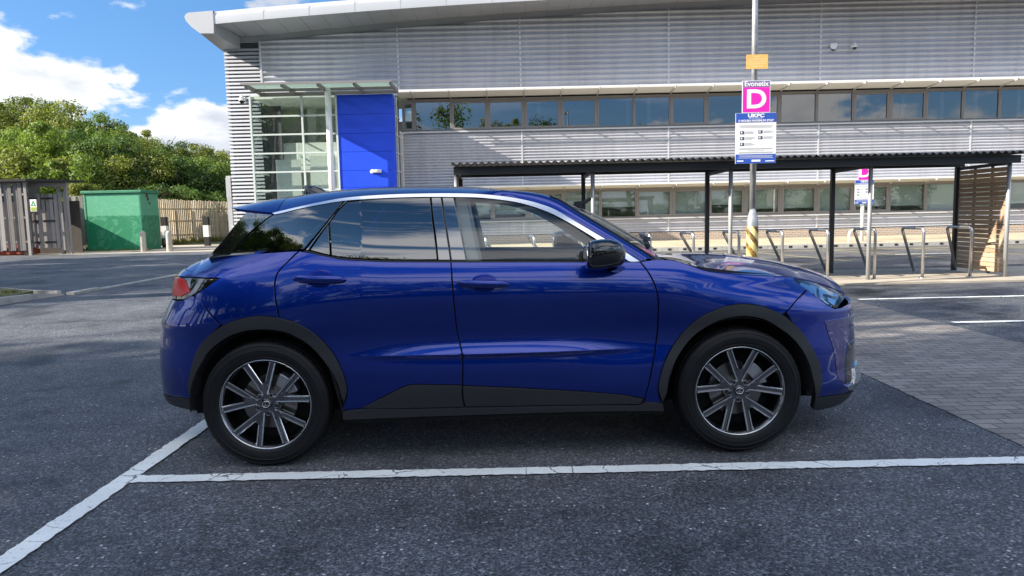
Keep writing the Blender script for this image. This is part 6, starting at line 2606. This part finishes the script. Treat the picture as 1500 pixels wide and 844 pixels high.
M['store_dark'] = mat('dark_boarding', (0.07, 0.062, 0.055), 0.9, var=0.2, vscale=3)
rng = random.Random(8)
T0 = 31.5
xl, xr = at(-40, 370, T0).x, at(46, 370, T0).x
ts = empty('timber_store', (xr, T0, 0))
tag(ts, 'weathered grey timber bin store with double gates and flat black roof', 'store')


def loc(mb):
    mb.v = [(v[0] - xr, v[1] - T0, v[2]) for v in mb.v]
    return mb


zt1 = at(20, 266, T0).z
m = MB()
boards(m, xl, xr, T0, 0.22, zt1 - 0.06, 0.17, 0.05, rng, 0.05)
loc(m).build('side_boards', M['timber_grey'], ts)
m = MB()
for z in (0.55, 1.6, 2.6):
    m.box((xl, T0 + 0.08, z), (xr, T0 + 0.13, z + 0.09))
m.box((xr - 0.12, T0 + 0.0, 0.0), (xr, T0 + 0.12, zt1 - 0.02))
m.box((at(35, 370, T0).x - 0.07, T0 + 0.135, 0.0), (at(35, 370, T0).x + 0.07, T0 + 0.26, zt1 - 0.05))
loc(m).build('store_post', M['timber_grey'], ts)
m = MB()
boards(m, xl, xr, T0 + 0.9, 0.1, zt1 - 0.06, 0.5, 0.0, rng, 0.0)
GY = 32.0
m2 = MB()
x0g, x1g = at(45, 370, GY).x, at(102, 370, GY).x
xm = at(66, 370, GY).x
zg0, zg1 = 0.30, at(70, 284, GY).z
ztop_ = at(80, 266, GY).z
for (a, b_, nm) in ((x0g + 0.08, xm - 0.015, 'gate'), (xm + 0.015, at(91, 370, GY).x, 'gate')):
    gm_ = MB()
    boards(gm_, a, b_, GY, zg0, zg1, 0.15, 0.03, rng, 0.035)
    g = loc(gm_).build(nm, M['timber_grey'], ts)
    hm_ = MB()
    for z in (zg0 + 0.25, (zg0 + zg1) / 2, zg1 - 0.2):
        hm_.box((a + 0.02, GY - 0.02, z - 0.04), (a + 0.75 * (b_ - a), GY - 0.004, z + 0.04))
    loc(hm_).build('strap_hinge', M['black_metal'], g)
m = MB()
boards(m, at(91.5, 370, GY).x, x1g, GY, 0.2, zg1 + 0.05, 0.15, 0.03, rng, 0.03)
loc(m).build('front_boards', M['timber_grey'], ts)
m = MB()
for px in (44, 91, 101.5):
    xx = at(px, 370, GY).x
    m.box((xx - 0.06, GY + 0.065, 0), (xx + 0.06, GY + 0.19, ztop_ - 0.12))
m.box((x0g, GY - 0.02, ztop_ - 0.22), (x1g + 0.1, GY + 0.12, ztop_ - 0.06))
loc(m).build('store_post', M['timber_grey'], ts)
m = MB()
m.prism([(0, 0), (1, 0), (1, 1), (0, 1)], 0, 1)
XQ = [(xl, T0 - 0.15, zt1), (xr + 0.12, T0 - 0.15, zt1), (x1g + 0.25, GY - 0.25, ztop_ - 0.03), (x1g + 0.25, GY + 1.0, ztop_ - 0.02), (xl, GY + 1.0, ztop_ - 0.02)]
m = MB()
m.add(XQ + [(x, y, z + 0.09) for x, y, z in XQ], [(4, 3, 2, 1, 0), (5, 6, 7, 8, 9)] + [(i, (i + 1) % 5, (i + 1) % 5 + 5, i + 5) for i in range(5)])
loc(m).build('flat_roof', M['roof_felt'], ts, fix=True)
m = MB()
m.box((xl, GY + 1.01, 0.0), (-24.3, 36.4, ztop_ + 0.02))  # unseen box added so its edge casts a diagonal shadow on the kiosk
loc(m).build('shade_block', M['store_dark'], ts)
m = MB()
m.box((xl, GY + 1.0, 0.0), (x1g, GY + 1.05, zg1 - 0.3))
loc(m).build('back_boards', M['store_dark'], ts)
# warning sign on the post
p = at(49, 301, T0 - 0.04)
sg = empty('warning_sign', (p.x, T0 - 0.04, p.z))
tag(sg, 'small white sign with a green triangle and yellow-green footer on the timber store', 'sign')
w_, h_ = 9.5 / FPX * T0, 17.5 / FPX * T0
MB().box((-w_ / 2, -0.006, -h_ / 2), (w_ / 2, 0.006, h_ / 2)).build('plate', M['sign_white'], sg)
MB().prism([(-w_ * 0.40, -h_ * 0.05), (w_ * 0.40, -h_ * 0.05), (0.0, h_ * 0.42)], -0.010, -0.007).build('triangle', M['sign_green'], sg, fix=True)
MB().prism([(-w_ * 0.12, 0.0), (w_ * 0.16, 0.0), (0.02, h_ * 0.22)], -0.0125, -0.0105).build('symbol', M['sign_white'], sg, fix=True)
MB().box((-w_ * 0.45, -0.010, -h_ * 0.46), (w_ * 0.45, -0.007, -h_ * 0.14)).build('footer', M['sign_yellow'], sg)
m = MB()
for z in (-0.2, -0.27, -0.34, -0.41):
    m.box((-w_ * 0.36, -0.0125, h_ * z - 0.008), (w_ * 0.36, -0.0105, h_ * z + 0.008))
m.build('print', M['sign_green'], sg)
# fence running on behind the store to the kiosk
FYb = 36.3
xa, xb = at(100, 350, FYb).x, at(131, 350, FYb).x
bf = empty('board_fence', (xa, FYb, 0))
tag(bf, 'short grey vertical board fence between the timber store and the green kiosk', 'fence')
m = MB()
boards(m, 0, xb - xa + 0.5, 0, 0.25, at(115, 287, FYb).z, 0.16, 0.03, rng, 0.04)
m.build('board', M['timber_grey'], bf)
m = MB()
for z in (0.6, 1.5, 2.3):
    m.box((0, 0.07, z), (xb - xa + 0.5, 0.12, z + 0.08))
m.build('rail', M['timber_grey'], bf)
# low orange-red skip glimpsed under the boards
m = MB().box((0, 0, 0), (2.2, 0.8, 0.42))
o = m.build('skip', mat('rusty_red_paint', (0.30, 0.05, 0.03), 0.7, var=0.3, vscale=4), bevel=0.04)
o.location = (xl + 0.05, T0 + 0.3, 0.03)
tag(o, 'rusty red skip glimpsed under the left boards of the timber store', 'skip')


# ====================================================================== TREES
def leaf_crown(seed, n, leaf, shape=(1, 1, 1), clumps=70, bare=0.0):
    """unit-size crown: leaf quads gathered in clumps through the crown's volume; returns MB with radius ~1, centre at z=0"""
    rng = np.random.default_rng(seed)
    C = []
    while len(C) < clumps:
        p = rng.uniform(-1, 1, 3)
        r = np.linalg.norm(p)
        lim = 1.0 + 0.25 * noise.noise(Vector(p * 2.0 + seed))
        if 0.35 < r < lim and p[2] > -0.85:
            C.append(p)
    C = np.array(C)
    rad = rng.uniform(0.12, 0.33, len(C))
    idx = rng.integers(0, len(C), n)
    d = rng.normal(size=(n, 3))
    d /= np.linalg.norm(d, axis=1)[:, None]
    rr = rng.uniform(0.25, 1.0, n) ** 0.6
    P = C[idx] + d * (rad[idx] * rr)[:, None] * np.array([1.15, 1.15, 0.8])
    P *= np.array(shape)
    s = leaf * rng.uniform(0.6, 1.35, n)
    # leaf normals lean outwards and up
    nrm = d + rng.normal(size=(n, 3)) * 0.6 + np.array([0, 0, 0.45])
    nrm /= np.linalg.norm(nrm, axis=1)[:, None]
    t = np.cross(nrm, rng.normal(size=(n, 3)))
    t /= np.linalg.norm(t, axis=1)[:, None] + 1e-9
    b = np.cross(nrm, t)
    V = np.stack([P - t * s[:, None] * 0.62, P + b * s[:, None] * 0.40 + nrm * s[:, None] * 0.08, P + t * s[:, None] * 0.62, P - b * s[:, None] * 0.40 + nrm * s[:, None] * 0.08], 1).reshape(-1, 3)
    me = bpy.data.meshes.new('crown')
    me.vertices.add(4 * n)
    me.vertices.foreach_set('co', V.ravel())
    me.loops.add(4 * n)
    me.loops.foreach_set('vertex_index', np.arange(4 * n))
    me.polygons.add(n)
    me.polygons.foreach_set('loop_start', np.arange(n) * 4)
    me.polygons.foreach_set('loop_total', np.full(n, 4))
    me.update(calc_edges=True)
    return me


def trunk_mesh(seed, h, r, crown_r):
    rng = random.Random(seed)
    mb = MB()
    pts = [Vector((0, 0, -0.3))]
    for i in range(1, 7):
        t = i / 6
        pts.append(Vector((0.12 * crown_r * math.sin(3 * t + seed), 0.10 * crown_r * math.cos(2.3 * t + seed * 2) - 0.1 * crown_r, h * t)))
    mb.tube(pts, [r * (1.25 - 0.95 * i / 6) for i in range(7)], 10)
    for k in range(9):
        t = rng.uniform(0.35, 0.9)
        i = int(t * 6)
        p = pts[i].lerp(pts[min(6, i + 1)], t * 6 - i)
        a = rng.uniform(0, 6.28)
        L = crown_r * rng.uniform(0.5, 0.85)
        q = p + Vector((math.cos(a) * L * 0.6, math.sin(a) * L * 0.6, L * 0.35))
        e = p + Vector((math.cos(a + 0.3) * L, math.sin(a + 0.3) * L, L * rng.uniform(0.6, 0.95)))
        mb.tube([p, q, e], [r * 0.42 * (1 - 0.5 * t), r * 0.25, r * 0.08], 7)
    return mb


LEAVES = ['leaf_a', 'leaf_b', 'leaf_c']
CROWNS = {}


def crown_mesh(kind, leafmat):
    key = (kind, leafmat)
    if key not in CROWNS:
        n, leaf, shape, cl = {'far': (21000, 0.041, (1, 1, 1), 78), 'bush': (11000, 0.060, (1, 1, 0.9), 60), 'tall': (9000, 0.060, (1, 1, 1.25), 80), 'far2': (20000, 0.042, (1, 1, 1.05), 68), 'gappy': (6500, 0.058, (1, 1, 1.2), 60)}[kind]
        me = leaf_crown(len(CROWNS) * 13 + 5, n, leaf, shape, cl)
        me.materials.append(M[leafmat])
        CROWNS[key] = me
    return CROWNS[key]


def tree(x, y, z, h, R, kind, leafmat, label, group, rz=0.0, trunk_frac=0.45, name='tree', sz=1.0, cat='tree'):
    t = empty(name, (x, y, z), rz)
    tag(t, label, cat, group)
    c = link('crown', crown_mesh(kind, leafmat), t)
    c.scale = (R, R, R * sz)
    vz = {'tall': 1.25, 'gappy': 1.2, 'bush': 0.9}.get(kind, 1.0) * sz * R
    c.location = (0, 0, h - vz * 0.98)
    tr = trunk_mesh(int(abs(x * 7 + y * 3)) % 97, h * 0.72, max(0.09, 0.028 * h), R).build('trunk', M['bark'], t)
    return t


def hill_tree(px, topy, y, R, kind, lm, label, rz, sz=1.0):
    """stands on the hillside at distance y with its top where the photograph has it"""
    p = at(px, topy, y)
    zb = hill_z(p.x, y) - 0.2 if y > 41 else 0
    h = max(1.2 * R, p.z - zb)
    return tree(p.x, y, zb, h, R, kind, lm, label, 'trees on the wooded bank', rz, sz=sz)


HT = [
    (-25, 150, 66, 5.0, 'far', 'leaf_c', 'dark green tree cut by the left edge of the picture, at the skyline'),
    (22, 146, 62, 3.6, 'far2', 'leaf_b', 'olive tree with a flat top left of the twiggy gap on the skyline'),
    (62, 147, 66, 2.6, 'tall', 'leaf_c', 'narrow dark tree poking highest above the bank beside the twiggy gap'),
    (104, 158, 61, 3.7, 'far', 'leaf_b', 'round olive-topped tree right of the highest dark tree'),
    (135, 172, 58, 3.0, 'far2', 'leaf_a', 'mid green tree stepping down the skyline above the green kiosk'),
    (160, 182, 63, 3.0, 'far', 'leaf_c', 'dark tree on the skyline just right of the kiosk centre line'),
    (190, 195, 60, 3.2, 'far2', 'leaf_b', 'olive tree on the skyline above the right corner of the green kiosk'),
    (222, 198, 66, 3.0, 'far', 'leaf_a', 'green tree on the skyline above the left end of the pale fence'),
    (250, 207, 64, 3.0, 'far', 'leaf_c', 'dark low tree on the skyline above the lone marker post side'),
    (282, 214, 62, 3.0, 'far2', 'leaf_b', 'olive rounded tree on the skyline above the middle of the pale fence'),
    (312, 222, 66, 3.0, 'far', 'leaf_a', 'green tree on the skyline near the louvred building corner'),
    (338, 222, 70, 3.0, 'far2', 'leaf_b', 'bright olive tree touching the louvred building corner'),
    (10, 182, 54, 4.0, 'far', 'leaf_a', 'bright green spreading tree low on the bank behind the timber store roof'),
    (60, 196, 52, 3.3, 'far2', 'leaf_a', 'leafy green tree on the lower bank behind the store gates'),
    (45, 226, 46.5, 2.8, 'bush', 'leaf_b', 'pale yellow-green bushy tree just above the timber store roof'),
    (100, 186, 51, 3.4, 'far', 'leaf_a', 'broad green tree on the lower bank left of the green kiosk'),
    (145, 200, 50, 3.4, 'far2', 'leaf_c', 'dark leafy tree directly behind the green kiosk'),
    (112, 232, 46, 2.4, 'bush', 'leaf_a', 'green bush showing over the short board fence'),
    (196, 215, 50, 3.3, 'far', 'leaf_b', 'wide olive tree on the lower bank behind the kiosk right side'),
    (238, 226, 52, 3.0, 'far2', 'leaf_a', 'green tree on the lower bank above the left third of the pale fence'),
    (275, 232, 50.5, 3.0, 'far', 'leaf_c', 'dark green tree on the lower bank above the middle of the pale fence'),
    (312, 238, 53, 3.0, 'far2', 'leaf_a', 'green tree on the lower bank above the right part of the pale fence'),
    (340, 240, 56, 2.6, 'far', 'leaf_c', 'dark tree low beside the louvred building corner'),
    (-12, 236, 47, 3.0, 'bush', 'leaf_c', 'dark bush at the left edge above the timber store'),
]
for i, (px, ty, y, R, kd, lm, lab) in enumerate(HT):
    hill_tree(px, ty, y, R, kd, lm, lab, i * 2.4, 1.0)
# low bushes along the back of the fence
BU = [(250, 281, 44.5, 1.2, 'leaf_b', 'low yellow-green bush just above the left part of the pale fence'), (292, 284, 47.5, 1.1, 'leaf_a', 'small bright bush just above the middle of the pale fence'),
      (326, 282, 49, 1.4, 'leaf_c', 'low dark bush above the right end of the pale fence'), (270, 270, 47, 1.9, 'leaf_c', 'dark bush filling the bank behind the pale fence centre'), (232, 268, 44, 1.6, 'leaf_c', 'dark bush behind the right edge of the kiosk lid'),
      (118, 268, 43.5, 1.4, 'leaf_b', 'small olive bush behind the board fence next to the kiosk')]
for i, (px, ty, y, R, lm, lab) in enumerate(BU):
    p = at(px, ty, y)
    zb = hill_z(p.x, y) - 0.3 if y > 41 else 0
    tree(p.x, y, zb, p.z - zb, R, 'bush', lm, lab, 'bushes behind the fences', i * 1.3, name='bush', cat='bush')

# shade trees left of the picture and a row behind the photographer (seen in the reflections)
SH = [(-25, -26, 16, 5.2), (-26, -33, 16, 5.4), (-27, -40, 16, 5.4), (-34, -29, 19, 5.6), (-35, -37, 19, 5.6), (-25, -20, 16, 5.2), (-24.5, -14, 16.5, 5.2), (-25.5, -8.5, 17, 5.2), (-24.5, -4.0, 15.8, 4.8), (-33, -22, 19, 5.6), (-33, -15, 19.5, 5.6), (-33, -8, 20, 5.6), (-33, -5.0, 18.6, 5.0), (-38, -12, 19, 5.6),  # first five are added, unseen, to shade the ground the doors reflect
      (-26, 9.5, 11.0, 3.2), (-27, 13.8, 11.6, 3.4), (-26, 18.2, 11.4, 3.4), (-28.5, 21.8, 11.0, 3.0), (-14.5, 3.0, 14.6, 3.1), (-14.5, 10.8, 14.6, 2.7)]
for i, (x, y, h, R) in enumerate(SH):
    tree(x, y, 0, h, R, 'gappy' if x > -20 else ('tall' if h > 12 else 'far'), LEAVES[i % 3], 'broad leafy shade tree beside the car park, left of the parked car', 'shade trees left of the car park', i * 1.7)
BK = [(-62, -58, 13, 6), (-50, -62, 14, 6), (-38, -58, 15, 6), (-27, -63, 16, 5.5), (-17, -58, 18, 5.5), (-9, -62, 19, 5), (-1, -58, 16.5, 4.5), (6, -64, 17, 4.2), (13, -60, 13, 3.6), (20, -62, 15.5, 3.0), (29, -64, 12, 4), (40, -60, 11, 5), (52, -62, 11, 5), (64, -60, 12, 6)]
for i, (x, y, h, R) in enumerate(BK):
    tree(x, y, 0, h, R, 'tall' if i % 2 else 'far2', LEAVES[(i + 1) % 3], 'leafy tree in the row behind the photographer, seen in window reflections', 'trees behind the photographer', i * 2.1, sz=1.5 * min(1.0, h / R / 3.2) if i % 2 else 1.3)

for i in range(13):  # unseen hedge row, added only to darken what the doors reflect
    x = -33 + i * 5.4
    tree(x, -15.5 - 0.8 * math.sin(i * 1.9), 0, 2.3 + 0.3 * math.sin(i * 2.7), 3.1, 'bush', 'leaf_c', 'added hedge bush behind the camera, out of view, only there to darken reflections', 'added hedge that darkens reflections', i * 1.1, name='added_hedge_bush', sz=0.5, cat='hedge')

# rough grass and weeds along the feet of the fences and the kiosk
rng = random.Random(21)
wd = MB()


def tuft(x, y, z, h, n=7):
    for k in range(n):
        a = rng.uniform(0, 6.28)
        r = rng.uniform(0.0, 0.12)
        bx_, by_ = x + r * math.cos(a), y + r * math.sin(a)
        hh = h * rng.uniform(0.5, 1.2)
        lx, ly = rng.uniform(-0.5, 0.5) * hh, rng.uniform(-0.5, 0.5) * hh
        w = 0.02
        wd.add([(bx_ - w, by_, z), (bx_ + w, by_, z), (bx_ + lx * 0.5 + w * 0.6, by_ + ly * 0.5, z + hh * 0.6), (bx_ + lx, by_ + ly, z + hh), (bx_ + lx * 0.5 - w * 0.6, by_ + ly * 0.5, z + hh * 0.6)], [(0, 1, 2, 3, 4)])


for i in range(240):
    t = rng.random()
    p = A2.lerp(B2, t)
    tuft(p.x + rng.uniform(-0.1, 0.1), p.y - rng.uniform(0.05, 0.6), 0.0, rng.choice((0.12, 0.2, 0.3, 0.45)))
for i in range(40):
    tuft(k0.x + rng.uniform(-0.6, KW + 0.3), KY - rng.uniform(0.0, 0.12), 0.0, 0.10)
for i in range(60):
    tuft(rng.uniform(xa - 0.2, xb + 0.3), FYb - rng.uniform(0.0, 0.3), 0.0, 0.2)
for i in range(420):
    tuft(rng.uniform(-13, -8.95), rng.uniform(9.0, 13.3), 0.09, 0.07, 5)
tag(wd.build('weeds', M['weed']), kind='stuff')
